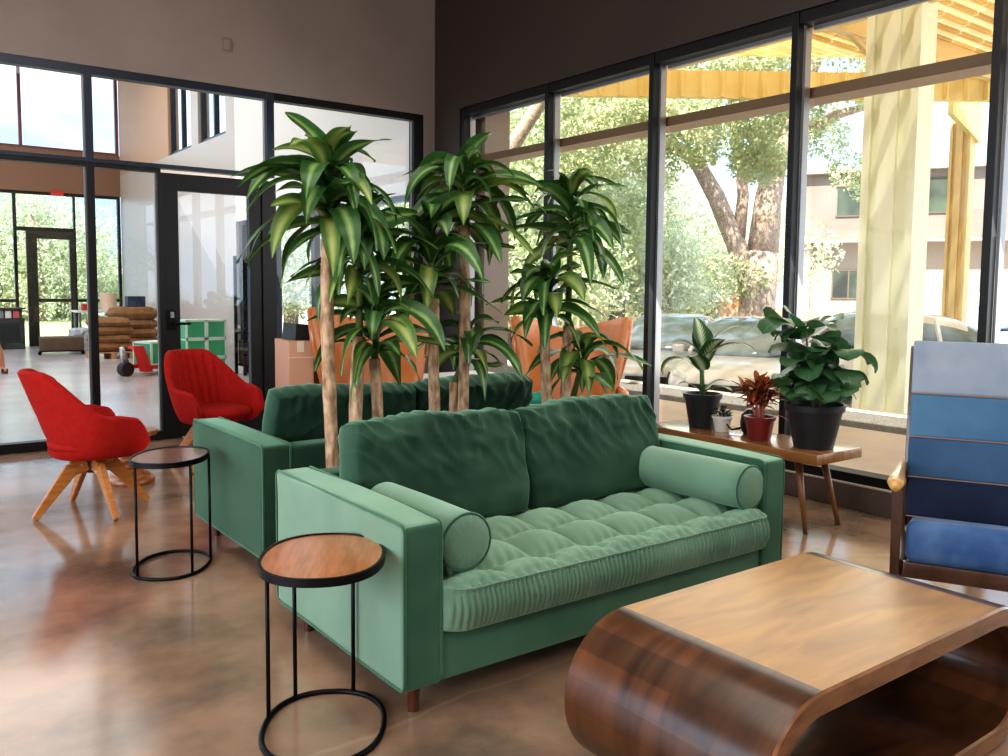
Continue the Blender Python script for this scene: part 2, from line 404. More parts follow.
# facade at y = 20.5
bm = BM(); box(bm, (-5.0, 20.5, 3.24), (4.75, 20.75, 4.12)); box(bm, (-5, 20.5, 5.9), (4.75, 20.75, 6.2))
struct('wall_far_room_end', bm, bulk_brown)
redb = mat('mullion_red', (120, 66, 60), 0.5)
for x0, x1 in ((-5.0, -3.2), (-3.2, -1.2), (-1.2, 0.9), (0.9, 2.88), (2.88, 4.75)):
    w = sroot('window_%d' % k); k += 1
    bm = BM(); box(bm, (x1 - .06, 20.55, 4.12), (x1, 20.65, 5.9)); box(bm, (x0, 20.55, 4.12), (x1 - .06, 20.65, 4.18)); obj('frame', bm, redb, w)
    bm = BM(); pane(bm, 'y', 20.6, x0, x1 - .06, 4.18, 5.9); obj('glass', bm, glass, w)
for x0, x1 in ((-5.0, -3.2), (-3.2, -1.2), (-1.2, 0.9), (0.9, 2.72), (3.84, 4.75)):
    w = sroot('window_%d' % k); k += 1
    bm = BM(); box(bm, (x1 - .06, 20.55, 0), (x1, 20.65, 3.24)); box(bm, (x0, 20.55, 0), (x1 - .06, 20.65, .1)); box(bm, (x0, 20.55, 3.18), (x1 - .06, 20.65, 3.24)); box(bm, (x0, 20.55, .93), (x1 - .06, 20.65, .99)); obj('frame', bm, frame_black, w)
    bm = BM(); pane(bm, 'y', 20.6, x0, x1 - .06, .1, 3.18); obj('glass', bm, glass, w)
w = sroot('window_%d' % k)
bm = BM(); box(bm, (2.72, 20.55, 2.42), (3.84, 20.65, 2.50)); box(bm, (3.80, 20.55, 0), (3.84, 20.65, 3.24)); box(bm, (2.72, 20.55, 3.18), (3.8, 20.65, 3.24)); obj('frame', bm, frame_black, w)
bm = BM(); pane(bm, 'y', 20.6, 2.72, 3.8, 2.5, 3.18); obj('glass', bm, glass, w)
d2 = sroot('door_2')
bm = BM(); box(bm, (2.88, 20.5, 0.0), (3.08, 20.6, 2.42)); box(bm, (3.70, 20.5, 0.0), (3.80, 20.6, 2.42)); box(bm, (3.08, 20.5, 2.26), (3.7, 20.6, 2.42)); box(bm, (3.08, 20.5, 0.0), (3.7, 20.6, .2)); box(bm, (3.08, 20.52, .93), (3.7, 20.58, 1.0))
obj('door_frame', bm, mat('bronze', (62, 58, 48), 0.4, 0.3), d2)
bm = BM(); pane(bm, 'y', 20.56, 3.08, 3.7, .2, 2.26); obj('glass', bm, glass, d2)
bm = BM(); box(bm, (-5.12, 7.55, 4.0), (-5.0, 20.7, 6.2)); box(bm, (-5.12, 7.55, 0), (-5, 20.7, .3)); struct('wall_far_room_left', bm, wall_beige)
# ------------------------------------------------------------ sofas
def velvet_mat(name, base, shine):
    m, nt, b = new_mat(name)
    tc = nt.nodes.new('ShaderNodeTexCoord')
    n = nt.nodes.new('ShaderNodeTexNoise'); n.inputs['Scale'].default_value = 3.5; n.inputs['Detail'].default_value = 4
    nt.links.new(tc.outputs['Object'], n.inputs['Vector'])
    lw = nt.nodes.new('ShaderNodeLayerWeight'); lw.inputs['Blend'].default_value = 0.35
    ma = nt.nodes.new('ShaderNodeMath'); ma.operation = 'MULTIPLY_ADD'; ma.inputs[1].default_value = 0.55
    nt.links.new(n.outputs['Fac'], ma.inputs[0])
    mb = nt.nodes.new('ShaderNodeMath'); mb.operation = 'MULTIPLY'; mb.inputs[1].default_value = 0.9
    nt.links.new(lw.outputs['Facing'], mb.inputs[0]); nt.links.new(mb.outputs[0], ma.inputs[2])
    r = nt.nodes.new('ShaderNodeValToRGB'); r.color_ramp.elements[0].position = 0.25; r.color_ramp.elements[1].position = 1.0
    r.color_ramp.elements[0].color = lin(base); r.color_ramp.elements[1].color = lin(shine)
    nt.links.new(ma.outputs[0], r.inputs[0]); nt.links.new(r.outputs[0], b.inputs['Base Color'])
    b.inputs['Roughness'].default_value = 0.75; b.inputs['Specular IOR Level'].default_value = 0.25
    b.inputs['Sheen Weight'].default_value = 0.55; b.inputs['Sheen Roughness'].default_value = 0.3
    b.inputs['Sheen Tint'].default_value = lin((170, 215, 190))
    return m
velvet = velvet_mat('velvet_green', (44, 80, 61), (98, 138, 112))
velvet_l = velvet_mat('velvet_green_lit', (90, 122, 102), (142, 170, 148))  # paler velvet for lit faces: light and nap put into the colour
velvet_m = velvet_mat('velvet_green_base_lit', (60, 100, 78), (110, 148, 124))  # light missing on the base rail put into the colour
velvet_d = velvet_mat('velvet_green_shaded', (28, 56, 42), (74, 108, 86))  # darker copy of the velvet, shade put into the colour
walnut = wood_mat('walnut_leg', (70, 34, 22), (96, 50, 32), 3, (8, 8, 1), 0.3)

def pillow(bm, w, h, t, edge=0.55, nu=60, nv=50, corner=0.10, wr=0.006, seed=0.0, mtx=None, sag=0.0):
    """box cushion standing in the x-z plane, thickness along y; z from 0 to h"""
    def out(u, v):
        x = u * (1 - corner * v * v * u * u * 0.9) * w / 2; z = v * (1 - corner * u * u * v * v * 0.9) * h / 2
        return x, z
    def th(u, v):
        return t / 2 * (edge + (1 - edge) * ((1 - abs(u) ** 5) * (1 - abs(v) ** 5)) ** 0.5)
    start = len(bm.verts); new = []
    def P(u, v, s):
        x, z = out(u, v); y = th(u, v) * s
        top = max(0.0, (v - 0.1) / 0.9)
        ph = 34 * u + 6 * noise.noise(Vector((u * 2.0, v * 1.3, seed)))
        y += s * wr * math.sin(ph + 3 * v) * top ** 1.5 * (0.4 + noise.noise(Vector((u * 4, 3.1, seed))) * 1.2)
        y += s * wr * 1.5 * noise.noise(Vector((u * 2.5, v * 2.5, seed + 5)))
        rg = 1 - abs(noise.noise(Vector((u * 5.0 + v * 2.2, v * 1.1 - u * 0.5, seed + 2)))) * 3.0
        if rg > 0: y += s * wr * 1.3 * rg ** 2 * max(0, min(1, v * 1.2 + 0.5))
        z += sag * (u * u - 0.6) + 0.004 * math.sin(ph * 1.0) * top ** 3 + 0.012 * noise.noise(Vector((u * 2.2, 0, seed + 9))) * top
        return Vector((x, y, z + h / 2))
    us = [math.sin((-1 + 2 * i / nu) * PI / 2 * 0.999) * 0.5 + (-1 + 2 * i / nu) * 0.5 for i in range(nu + 1)]
    vs = [math.sin((-1 + 2 * j / nv) * PI / 2 * 0.999) * 0.5 + (-1 + 2 * j / nv) * 0.5 for j in range(nv + 1)]
    F = [[bm.verts.new(P(u, v, -1)) for v in vs] for u in us]; B = [[bm.verts.new(P(u, v, 1)) for v in vs] for u in us]
    for i in range(nu):
        for j in range(nv):
            bm.faces.new((F[i][j], F[i + 1][j], F[i + 1][j + 1], F[i][j + 1])); bm.faces.new((B[i][j], B[i][j + 1], B[i + 1][j + 1], B[i + 1][j]))
    loop = [(i, 0) for i in range(nu)] + [(nu, j) for j in range(nv)] + [(i, nv) for i in range(nu, 0, -1)] + [(0, j) for j in range(nv, 0, -1)]
    def mid(a, f):
        i, j = a; p = F[i][j].co.lerp(B[i][j].co, f); c = Vector((0, 0, h / 2))
        d = Vector((p.x, 0, p.z - h / 2)); 
        if d.length: d.normalize()
        return p + d * 0.018 * math.sin(PI * f)
    prev = [F[i][j] for i, j in loop]
    for f in (0.2, 0.5, 0.8):
        cur = [bm.verts.new(mid(a, f)) for a in loop]
        for k in range(len(loop)): bm.faces.new((prev[k], prev[(k + 1) % len(loop)], cur[(k + 1) % len(loop)], cur[k]))
        prev = cur
    cur = [B[i][j] for i, j in loop]
    for k in range(len(loop)): bm.faces.new((prev[k], prev[(k + 1) % len(loop)], cur[(k + 1) % len(loop)], cur[k]))
    bm.verts.ensure_lookup_table()
    if mtx is not None: bmesh.ops.transform(bm, matrix=mtx, verts=bm.verts[start:])
    return

def seat_mesh(W, D):
    """tufted bench cushion, x -W/2..W/2, y 0 (front) .. D, z .265 .. .43"""
    bm = BM(); NU, NT = 260, 120
    path = []   # (y, z, kind t)
    def prof(t):
        # t 0..1 : bottom inner -> front -> top -> back
        if t < 0.08: return (0.25 * (1 - t / 0.08) + 0.02, 0.266)
        if t < 0.14:
            a = (t - 0.08) / 0.06 * PI / 2; return (0.02 - 0.028 * math.sin(a), 0.266 + 0.02 * (1 - math.cos(a)))
        if t < 0.34:
            s = (t - 0.14) / 0.20; return (-0.008 - 0.014 * math.sin(PI * s), 0.286 + 0.105 * s)
        if t < 0.42:
            a = (t - 0.34) / 0.08 * PI / 2; return (-0.008 + 0.03 * (1 - math.cos(a)), 0.391 + 0.022 * math.sin(a))
        s = (t - 0.42) / 0.58; return (0.022 + (D - 0.022) * s, 0.413 + 0.006 * math.sin(PI * min(1, s * 1.0)))
    def fn(u, t):
        x = (u - 0.5) * W; y, z = prof(t); e = min(u, 1 - u) * W
        # rounded outer ends
        rnd = max(0.0, 1 - e / 0.07)
        if t < 0.45: y += 0.045 * rnd ** 2
        g = noise.noise(Vector((x * 3, 0, 2)))
        cols = 7.0; rows = 3.5
        if t > 0.34:
            s = max(0.0, (t - 0.38) / 0.62)
            cu = abs(math.sin(PI * u * cols)); r = s * rows
            cv = abs(math.sin(PI * (r + 0.5) if r < 0.5 else PI * (r - 0.5) + PI)) if False else (min(1.0, s * 9) if r < 0.75 and abs(math.sin(PI * (r + 0.25))) > 0 and r < 0.35 else abs(math.sin(PI * (r - 0.75))))
            puff = (cu ** 0.55) * (cv ** 0.5)
            if r < 0.35: puff = (cu ** 0.55) * 0.5 + 0.5 * 1.0; puff *= min(1, 0.35 + r / 0.35)
            z += 0.056 * (puff - 0.66) * min(1, s * 8 + 0.1)
            # pleats radiating from the tufts
            pl = math.sin(2 * PI * u * cols * 5 + 2.5 * math.sin(r * 3)) * (1 - cv) * 0.0045
            z += pl
            if r < 0.75: z += math.sin(2 * PI * x / 0.034 + 6 * g + 5 * noise.noise(Vector((x * 2, y * 6, 1)))) * 0.0016 * (1 - r / 0.75)
        if 0.10 < t < 0.42:
            env = math.sin(PI * min(1, (t - 0.10) / 0.30)) ** 0.5 if t < 0.40 else 0.2
            amp = 0.010 * env * (0.25 + 0.9 * max(0, noise.noise(Vector((x * 2.2, 0, 7))) + 0.5))
            y += amp * math.sin(2 * PI * x / 0.019 + 12 * g + 3.5 * noise.noise(Vector((x * 9, z * 8, 3))))
        if t > 0.97: z -= 0.02
        return Vector((x, y, z))
    vs = grid(bm, NU, NT, fn)
    for end in (vs[0], vs[-1]):
        bm.faces.new(end)
    return bm

def rounded_rect_path(y0, y1, z0, z1, r, x, n=5):
    pts = []
    for cy, cz, a0 in ((y1 - r, z0 + r, -90), (y1 - r, z1 - r, 0), (y0 + r, z1 - r, 90), (y0 + r, z0 + r, 180)):
        for k in range(n + 1):
            a = math.radians(a0 + 90 * k / n); pts.append((x, cy + r * math.cos(a), cz + r * math.sin(a)))
    return pts

def make_sofa(label, loc, rotz, first, side=None, mid=None):
    side = side or velvet_l; mid = mid or velvet
    s = thing('sofa', label, 'sofa', loc, rotz)
    W, D, AW = 1.83, 0.965, 0.135
    for sx in (-1, 1):
        bm = BM()
        x0, x1 = (sx * W / 2, sx * (W / 2 - AW)); x0, x1 = min(x0, x1), max(x0, x1)
        box(bm, (x0, 0, 0.105), (x1, D, 0.612), 0.022, 4)
        bmesh.ops.subdivide_edges(bm, edges=[e for e in bm.edges if e.calc_length() > 0.2], cuts=6, use_grid_fill=True)
        for v in bm.verts:   # soft crown of the stuffing
            f = math.sin(PI * max(0, min(1, v.co.y / D)))
            if v.co.z > 0.5: v.co.z += 0.012 * f
            v.co.x += 0.006 * noise.noise(v.co * 4)
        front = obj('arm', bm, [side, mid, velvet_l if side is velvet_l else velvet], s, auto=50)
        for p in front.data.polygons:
            p.material_index = 0 if abs(p.normal.x) > 0.7 and p.normal.x * sx > 0 and sx < 0 else 1  # only the outer left side takes the lit tone
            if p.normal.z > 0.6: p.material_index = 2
        for xx in (sx * (W / 2 - 0.004), sx * (W / 2 - AW + 0.004)):
            bm = BM(); tube(bm, rounded_rect_path(0.003, D - 0.003, 0.108, 0.614, 0.028, xx, 5), 0.0055, 6, closed=True)
            obj('piping', bm, velvet, front, smooth=True)
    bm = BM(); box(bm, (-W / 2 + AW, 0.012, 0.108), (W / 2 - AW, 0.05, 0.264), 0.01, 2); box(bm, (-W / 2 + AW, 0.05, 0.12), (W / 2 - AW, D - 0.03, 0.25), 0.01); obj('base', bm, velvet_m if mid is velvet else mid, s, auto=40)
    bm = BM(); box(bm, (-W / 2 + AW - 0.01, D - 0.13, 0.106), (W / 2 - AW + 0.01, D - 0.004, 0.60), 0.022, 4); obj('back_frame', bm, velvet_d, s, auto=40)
    o = obj('seat_cushion', seat_mesh(W - 2 * AW - 0.004, 0.78), velvet_l, s, smooth=True); o.location = (0, -0.045, 0)
    bm = BM(); n = 60
    for z, yy in ((0.402, -0.002),):
        pts = []
        for k in range(n + 1):
            u = k / n; x = (u - .5) * (W - 2 * AW - .02); e = min(u, 1 - u) * W; pts.append((x, yy - 0.006 + 0.045 * max(0, 1 - e / .07) ** 2 + 0.0015 * math.sin(x * 40), z))
        tube(bm, pts, 0.0035, 6)
    obj('piping', bm, velvet_l, o, smooth=True)
    cw = (W - 2 * AW) / 2
    for i, sx in enumerate((-1, 1)):
        bm = BM(); pillow(bm, cw - 0.016, 0.415, 0.19, edge=0.72, seed=i * 3.3 + first, sag=-0.005, wr=0.011, corner=0.05)
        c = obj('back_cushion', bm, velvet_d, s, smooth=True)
        c.location = (sx * cw / 2, 0.60, 0.405); c.rotation_euler = (math.radians(-13), sx * math.radians(-1.2), 0)
    for sx in (-1, 1):
        for y in (0.09, D - 0.1):
            bm = BM(); lathe(bm, [(0, 0), (0.017, 0), (0.024, 0.11), (0, 0.11)], 20); l = obj('leg', bm, walnut, s, auto=40)
            l.location = (sx * (W / 2 - 0.085), y, 0); 
    return s
SX = 1.25 + 0.915
sofa = make_sofa('green velvet sofa in front with tufted seat and two round bolsters', (SX, 2.15, 0), 0, 0)
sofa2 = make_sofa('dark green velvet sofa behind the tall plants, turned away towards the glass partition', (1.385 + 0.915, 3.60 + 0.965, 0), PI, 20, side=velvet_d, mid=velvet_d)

def make_bolster(name, label, loc, L, tilt):
    t = thing(name, label, 'bolster', loc, tilt, 'bolsters on the front sofa')
    r = 0.092; bm = BM()
    prof = [(0, -L / 2 - 0.004), (0.05, -L / 2 - 0.002), (r * 0.9, -L / 2 + 0.004), (r, -L / 2 + 0.016)] + [(r * (1 + 0.02 * math.sin(PI * k / 12)), -L / 2 + 0.016 + (L - 0.032) * k / 12) for k in range(1, 12)] + [(r, L / 2 - 0.016), (r * 0.9, L / 2 - 0.004), (0.05, L / 2 + 0.002), (0, L / 2 + 0.004)]
    vs = lathe(bm, prof, 48)
    for v in bm.verts:
        a = math.atan2(v.co.y, v.co.x); rr = math.hypot(v.co.x, v.co.y)
        if abs(v.co.z) > L / 2 - 0.02 and rr > 0.02: v.co.z += 0.001 * math.sin(a * 16 + 2) * (rr / r) * (1 if v.co.z > 0 else -1)
        v.co.x *= 1.0 + 0.015 * noise.noise(v.co * 9)
        if v.co.y < 0: v.co.y *= 0.97
    bmesh.ops.transform(bm, matrix=Matrix.Rotation(PI / 2, 4, 'X'), verts=bm.verts)
    obj('cover', bm, velvet_l, t, smooth=True)
    for yy in (-L / 2 + 0.010, L / 2 - 0.010):
        bm = BM(); tube(bm, [(r * 0.985 * math.cos(2 * PI * k / 40), yy, r * 0.985 * math.sin(2 * PI * k / 40)) for k in range(40)], 0.0045, 6, closed=True)
        obj('piping', bm, velvet, t, smooth=True)
    return t
make_bolster('bolster_pillow', 'round green velvet bolster against the left arm of the front sofa', (1.492, 2.45, 0.520), 0.56, 0.0)
make_bolster('bolster_pillow', 'round green velvet bolster lying along the right arm of the front sofa', (2.86, 2.43, 0.512), 0.56, 0.03)

# ------------------------------------------------------------ oval c-shaped side tables
def superell(a, b, n, e=2.3):
    pts = []
    for k in range(n):
        t = 2 * PI * k / n; c, s = math.cos(t), math.sin(t)
        pts.append((a * math.copysign(abs(c) ** (2 / e), c), b * math.copysign(abs(s) ** (2 / e), s)))
    return pts
side_wood = wood_mat('side_table_wood', (150, 88, 48), (184, 116, 68), 4, (2, 14, 2), 0.28, 0.5)
side_wood2 = wood_mat('side_table_wood_dark', (118, 76, 58), (140, 92, 72), 4, (2, 14, 2), 0.22, 0.6)
black_metal = mat('black_metal', (24, 24, 27), 0.4, 0.7)
def side_table(label, loc, rotz, a, b, z, legs, wood):
    t = thing('side_table', label, 'side table', loc, rotz, 'black framed side tables')
    bm = BM(); prism(bm, superell(a - 0.008, b - 0.008, 64), z - 0.012, z, 'z'); obj('tabletop', bm, wood, t, auto=30)
    bm = BM(); ring = superell(a, b, 72)
    outer = ring; inner = superell(a - 0.009, b - 0.009, 72)
    n = len(ring)
    V = []
    for i in range(n):
        V.append([bm.verts.new((outer[i][0], outer[i][1], z - 0.02)), bm.verts.new((outer[i][0], outer[i][1], z + 0.004)), bm.verts.new((inner[i][0], inner[i][1], z + 0.004)), bm.verts.new((inner[i][0], inner[i][1], z - 0.02))])
    for i in range(n):
        A, B = V[i], V[(i + 1) % n]
        for k in range(4): bm.faces.new((A[k], B[k], B[(k + 1) % 4], A[(k + 1) % 4]))
    obj('rim', bm, black_metal, t, auto=30)
    bm = BM(); tube(bm, [(p[0], p[1], 0.008) for p in superell(a * 0.98, b * 0.98, 72)], 0.0085, 8, closed=True); obj('base_ring', bm, black_metal, t, smooth=True)
    for ang in legs:
        th = math.radians(ang); c, s = math.cos(th), math.sin(th)
        k = 1 / ((abs(c) / a) ** 2.3 + (abs(s) / b) ** 2.3) ** (1 / 2.3)
        x, y = c * k * 0.98, s * k * 0.98
        bm = BM(); tube(bm, [(x, y, 0.01), (x, y, z - 0.015)], 0.0065, 8); obj('leg', bm, black_metal, t, smooth=True)
    return t
side_table('oval side table with caramel wood top and black wire frame beside the front sofa arm', (1.065, 2.30, 0), math.radians(58), 0.222, 0.180, 0.525, (32, -18, 72), side_wood)
side_table('smaller looking oval side table with dull brown top beside the rear sofa arm', (1.135, 4.09, 0), math.radians(58), 0.215, 0.165, 0.525, (-152 - 58, -80 - 58, -8 - 58), side_wood2)

# ------------------------------------------------------------ coffee table
ct_wood = wood_mat('coffee_table_wood', (48, 30, 20), (104, 68, 44), 2.2, (5, 1.2, 5), 0.3, 0.3, plank=(0.9, 0.075), coord='UV')
ct_top = wood_mat('coffee_table_top_reflection', (134, 92, 38), (174, 126, 56), 2.0, (1.5, 6, 2), 0.32, 0.12, bump=0.03)  # canopy's golden reflection put into the colour of the flat top
ct_side = wood_mat('coffee_table_edge', (96, 60, 38), (138, 92, 62), 3, (3, 3, 10), 0.3, 0.5)
def coffee_table():
    t = thing('coffee_table', 'glossy wooden waterfall coffee table with rounded hollow ends in the foreground', 'coffee table', (2.125, 1.365, 0), 0)
    t.scale = (1, 1, 0.975)
    half, r, th, y0, y1 = 0.43, 0.215, 0.06, -0.305, 0.335
    def loop(rr, n=28):
        pts = []
        for k in range(n + 1):
            a = math.radians(-90 + 180 * k / n); pts.append((half + rr * math.cos(a) * 1.0, 0.215 + rr * math.sin(a)))
        for k in range(n + 1):
            a = math.radians(90 + 180 * k / n); pts.append((-half + rr * math.cos(a) * 1.0, 0.215 + rr * math.sin(a)))
        return pts
    O, I = loop(r), loop(r - th); n = len(O)
    bm = BM(); uvl = bm.loops.layers.uv.new('UVMap')
    s = [0]
    for i in range(n): s.append(s[-1] + math.hypot(O[(i + 1) % n][0] - O[i][0], O[(i + 1) % n][1] - O[i][1]))
    c = 0.006
    rows = []
    for i in range(n):
        ox, oz = O[i]; ix, iz = I[i]; dx, dz = (ix - ox) / th, (iz - oz) / th
        rows.append([bm.verts.new(p) for p in ((ox, y0 + c, oz), (ox, y1 - c, oz), (ox + dx * c, y1, oz + dz * c), (ix - dx * c, y1, iz - dz * c), (ix, y1 - c, iz), (ix, y0 + c, iz), (ix - dx * c, y0, iz - dz * c), (ox + dx * c, y0, oz + dz * c))])
    for i in range(n):
        A, B = rows[i], rows[(i + 1) % n]
        for k in range(8):
            f = bm.faces.new((A[k], B[k], B[(k + 1) % 8], A[(k + 1) % 8]))
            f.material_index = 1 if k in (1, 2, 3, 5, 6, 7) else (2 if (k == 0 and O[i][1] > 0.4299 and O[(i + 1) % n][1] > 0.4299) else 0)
            vals = [(s[i], A[k]), (s[i + 1], B[k]), (s[i + 1], B[(k + 1) % 8]), (s[i], A[(k + 1) % 8])]
            for l, (ss, v) in zip(f.loops, vals): l[uvl].uv = (v.co.y, ss)
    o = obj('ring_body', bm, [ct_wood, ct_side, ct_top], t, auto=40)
    return t
coffee_table()

# ------------------------------------------------------------ red swivel chairs
red = mat('red_fabric', (170, 32, 26), 0.85, col2=(158, 26, 23), nscale=30, bump=0.25, bscale=400, sheen=0.3, sheen_tint=(230, 90, 70), spec=0.2)
oak = wood_mat('oak', (168, 104, 48), (200, 138, 74), 3, (3, 3, 14), 0.4, 0.2)
screw_m = mat('screw_chrome', (225, 225, 220), 0.2, 0.8)
def red_chair(label, loc, rotz, base_rot):
    t = thing('swivel_chair', label, 'armchair', loc, rotz, 'red upholstered swivel chairs'); t.scale = (0.95, 0.95, 0.95)
    bm = BM(); NU, NV = 72, 16
    def sm(x): x = max(0, min(1, x)); return x * x * (3 - 2 * x)
    def plan(u, off):            # u 0..1 from left arm front, round the back, to right arm front
        a = (u - 0.5) * 2
        k = abs(a)
        if k < 0.6: return math.sin(a / 0.6 * PI / 2), math.cos(a / 0.6 * PI / 2)
        tt = (k - 0.6) / 0.4
        return math.copysign(1 - 0.10 * tt * tt, a), -tt
    def shell(u, v, off):
        a = abs(u - 0.5) * 2; x, y = plan(u, off)
        top_h = 0.60 + 0.265 * (1 - sm((a - 0.22) / 0.42)) - 0.02 * sm((a - 0.7) / 0.2) - 0.13 * max(0.0, (a - 0.86) / 0.14) ** 2.2
        bot_h = 0.345
        z = bot_h + (top_h - bot_h) * v
        wx = 0.20 + (0.335 - 0.20) * (v ** 0.45); wyb = 0.16 + (0.36 - 0.16) * (v ** 0.6); wyf = 0.18 + (0.255 - 0.18) * v ** 0.5
        back = 1 - sm((a - 0.2) / 0.4)
        wx2 = wx - 0.05 * back * v
        px = x * (wx2 - off); py = (y * (wyb - off)) if y > 0 else (y * (wyf - off * 0.3) * 1.0)
        py += 0.05 * back * max(0, v - 0.5)
        px = math.copysign(abs(px), x)
        return Vector((px, py, z))
    rows = []
    for i in range(NU + 1):
        u = i / NU; a = abs(u - .5) * 2; r = []
        for j in range(NV + 1): r.append(shell(u, j / NV, 0))
        o = shell(u, 1, 0); inn = shell(u, 1, 0.05)
        r.append(o.lerp(inn, 0.3) + Vector((0, 0, 0.014))); r.append(o.lerp(inn, 0.7) + Vector((0, 0, 0.014)))
        for j in range(NV, -1, -1):
            p = shell(u, j / NV, 0.05); p.z = max(p.z, 0.40)
            if a < 0.5:
                ch = abs(math.sin(PI * u * 18)); k = Vector((p.x, p.y, 0)).normalized(); p -= k * 0.018 * ch ** 0.6 * min(1, (1 - a / 0.5) * 3)
            r.append(p)
        r.append(Vector((0, 0, 0.40)))
        rows.append([bm.verts.new(p) for p in r])
    m = len(rows[0])
    for i in range(NU):
        for j in range(m - 1): bm.faces.new((rows[i][j], rows[i + 1][j], rows[i + 1][j + 1], rows[i][j + 1]))
    bm.faces.new([v for v in rows[0]]); bm.faces.new([v for v in rows[-1]])
    # underside and front closing pan
    bmesh.ops.remove_doubles(bm, verts=bm.verts, dist=0.0005)
    vs = lathe(bm, [(0, 0.345), (0.20, 0.345), (0.235, 0.37), (0.24, 0.40), (0, 0.41)], 40)
    obj('shell', bm, red, t, auto=60)
    bm = BM(); 
    vs = lathe(bm, [(0, 0.395), (0.24, 0.395), (0.268, 0.415), (0.272, 0.44), (0.25, 0.462), (0.12, 0.472), (0, 0.474)], 48, sx=0.98, sy=1.02, center=(0, -0.035, 0))
    obj('seat_pad', bm, red, t, smooth=True)
    bm = BM(); lathe(bm, [(0, 0.24), (0.03, 0.24), (0.03, 0.34), (0.10, 0.345), (0.10, 0.352), (0, 0.352)], 20); obj('swivel_post', bm, black_metal, t, auto=40)
    for k in range(4):
        a = base_rot + k * PI / 2; c, s_ = math.cos(a), math.sin(a)
        bm = BM()
        bar(bm, (c * 0.03, s_ * 0.03, 0.30), (c * 0.12, s_ * 0.12, 0.275), 0.032, 0.09, 0.036, 0.085)
        bar(bm, (c * 0.115, s_ * 0.115, 0.285), (c * 0.335, s_ * 0.335, 0.008), 0.036, 0.085, 0.03, 0.034)
        bmesh.ops.bevel(bm, geom=list(bm.edges), offset=0.004, segments=2, affect='EDGES', clamp_overlap=True)
        l = obj('leg', bm, oak, t, auto=40)
        for rr, zz in ((0.07, 0.295), (0.105, 0.262)):
            for sd in (-1, 1):
                q = Vector((c * rr - s_ * 0.0175 * sd, s_ * rr + c * 0.0175 * sd, zz)); n_ = Vector((-s_ * sd, c * sd, 0))
                bm = BM(); tube(bm, [q, q + n_ * 0.003], 0.007, 8); obj('screw', bm, screw_m, l)
    return t
red_chair('red shell armchair seen from the side on four splayed oak legs', (1.055, 5.38, 0), math.radians(93), math.radians(190 - 93))
red_chair('bright red shell armchair with channelled back, behind the arm of the rear sofa', (2.03, 6.25, 0), math.radians(18), 0.5)

# ------------------------------------------------------------ turned pedestal table
t = thing('pedestal_table', 'turned wooden pedestal table half hidden behind the side-on red chair', 'small table', (1.41, 6.02, 0))
ped = wood_mat('pedestal_wood', (126, 74, 40), (170, 108, 62), 4, (4, 4, 2), 0.4, 0.3)
bm = BM(); prof = [(0, 0), (0.15, 0), (0.155, 0.02), (0.15, 0.035), (0.125, 0.05), (0.12, 0.065), (0.10, 0.08), (0.075, 0.10), (0.085, 0.115), (0.085, 0.13), (0.065, 0.14), (0.075, 0.155), (0.075, 0.17), (0.06, 0.18), (0.068, 0.195), (0.068, 0.21), (0.055, 0.22), (0.06, 0.25), (0.08, 0.28), (0.12, 0.30), (0.14, 0.315), (0, 0.315)]
lathe(bm, prof, 40); obj('pedestal', bm, ped, t, auto=30)
bm = BM(); lathe(bm, [(0, 0.315), (0.165, 0.318), (0.18, 0.33), (0.18, 0.345), (0.17, 0.352), (0, 0.352)], 12); obj('tabletop', bm, ped, t, auto=30)

# ------------------------------------------------------------ plant bench
bench_wood = wood_mat('bench_wood', (118, 78, 44), (160, 110, 64), 3, (10, 1, 4), 0.25, 0.6)
bench_leg = wood_mat('bench_leg_wood', (116, 78, 46), (150, 106, 66), 3, (8, 8, 1), 0.4, 0.2)
t = thing('plant_bench', 'low wooden bench with splayed legs carrying the potted plants by the window', 'bench', (4.215, 3.25, 0))
bm = BM(); box(bm, (-0.215, -0.65, 0.392), (0.215, 0.60, 0.45), 0.006, 2); obj('bench_top', bm, bench_wood, t, auto=40)
for sx in (-1, 1):
    for sy in (-1, 1):
        bm = BM(); tube(bm, [(sx * 0.115, sy * 0.47, 0.392), (sx * 0.155, sy * 0.56, 0.0)], [0.022, 0.012], 14); obj('leg', bm, bench_leg, t, smooth=True)

# ------------------------------------------------------------ blue patchwork armchair
cols = [((152, 160, 172), (132, 146, 164)), ((86, 122, 150), (72, 108, 140)), ((54, 82, 112), (64, 92, 122)), ((26, 34, 54), (34, 44, 68))]
dk = wood_mat('dark_walnut', (66, 44, 32), (92, 64, 48), 3, (6, 6, 2), 0.35, 0.4)
light_end = wood_mat('worn_arm_wood', (176, 126, 62), (214, 170, 98), 3, (4, 4, 4), 0.3, 0.4)
def denim(i, a, b): return mat('denim_%d' % i, a, 0.8, col2=b, nscale=5, bump=0.2, bscale=300, sheen=0.3, sheen_tint=(200, 215, 235), spec=0.2)
a = math.atan2(-0.9, 0.44)
t = thing('patchwork_armchair', 'high backed armchair in blue patchwork denim with dark wood arms at the right edge', 'armchair', (3.21, 1.73, 0), a)
W = 0.70
rec = math.radians(11)
B0 = Matrix.Translation((0, 0.50, 0.33)) @ Matrix.Rotation(-rec, 4, 'X')
z = 0.0; hs = [0.235, 0.19, 0.175, 0.17]
zc = 0.77
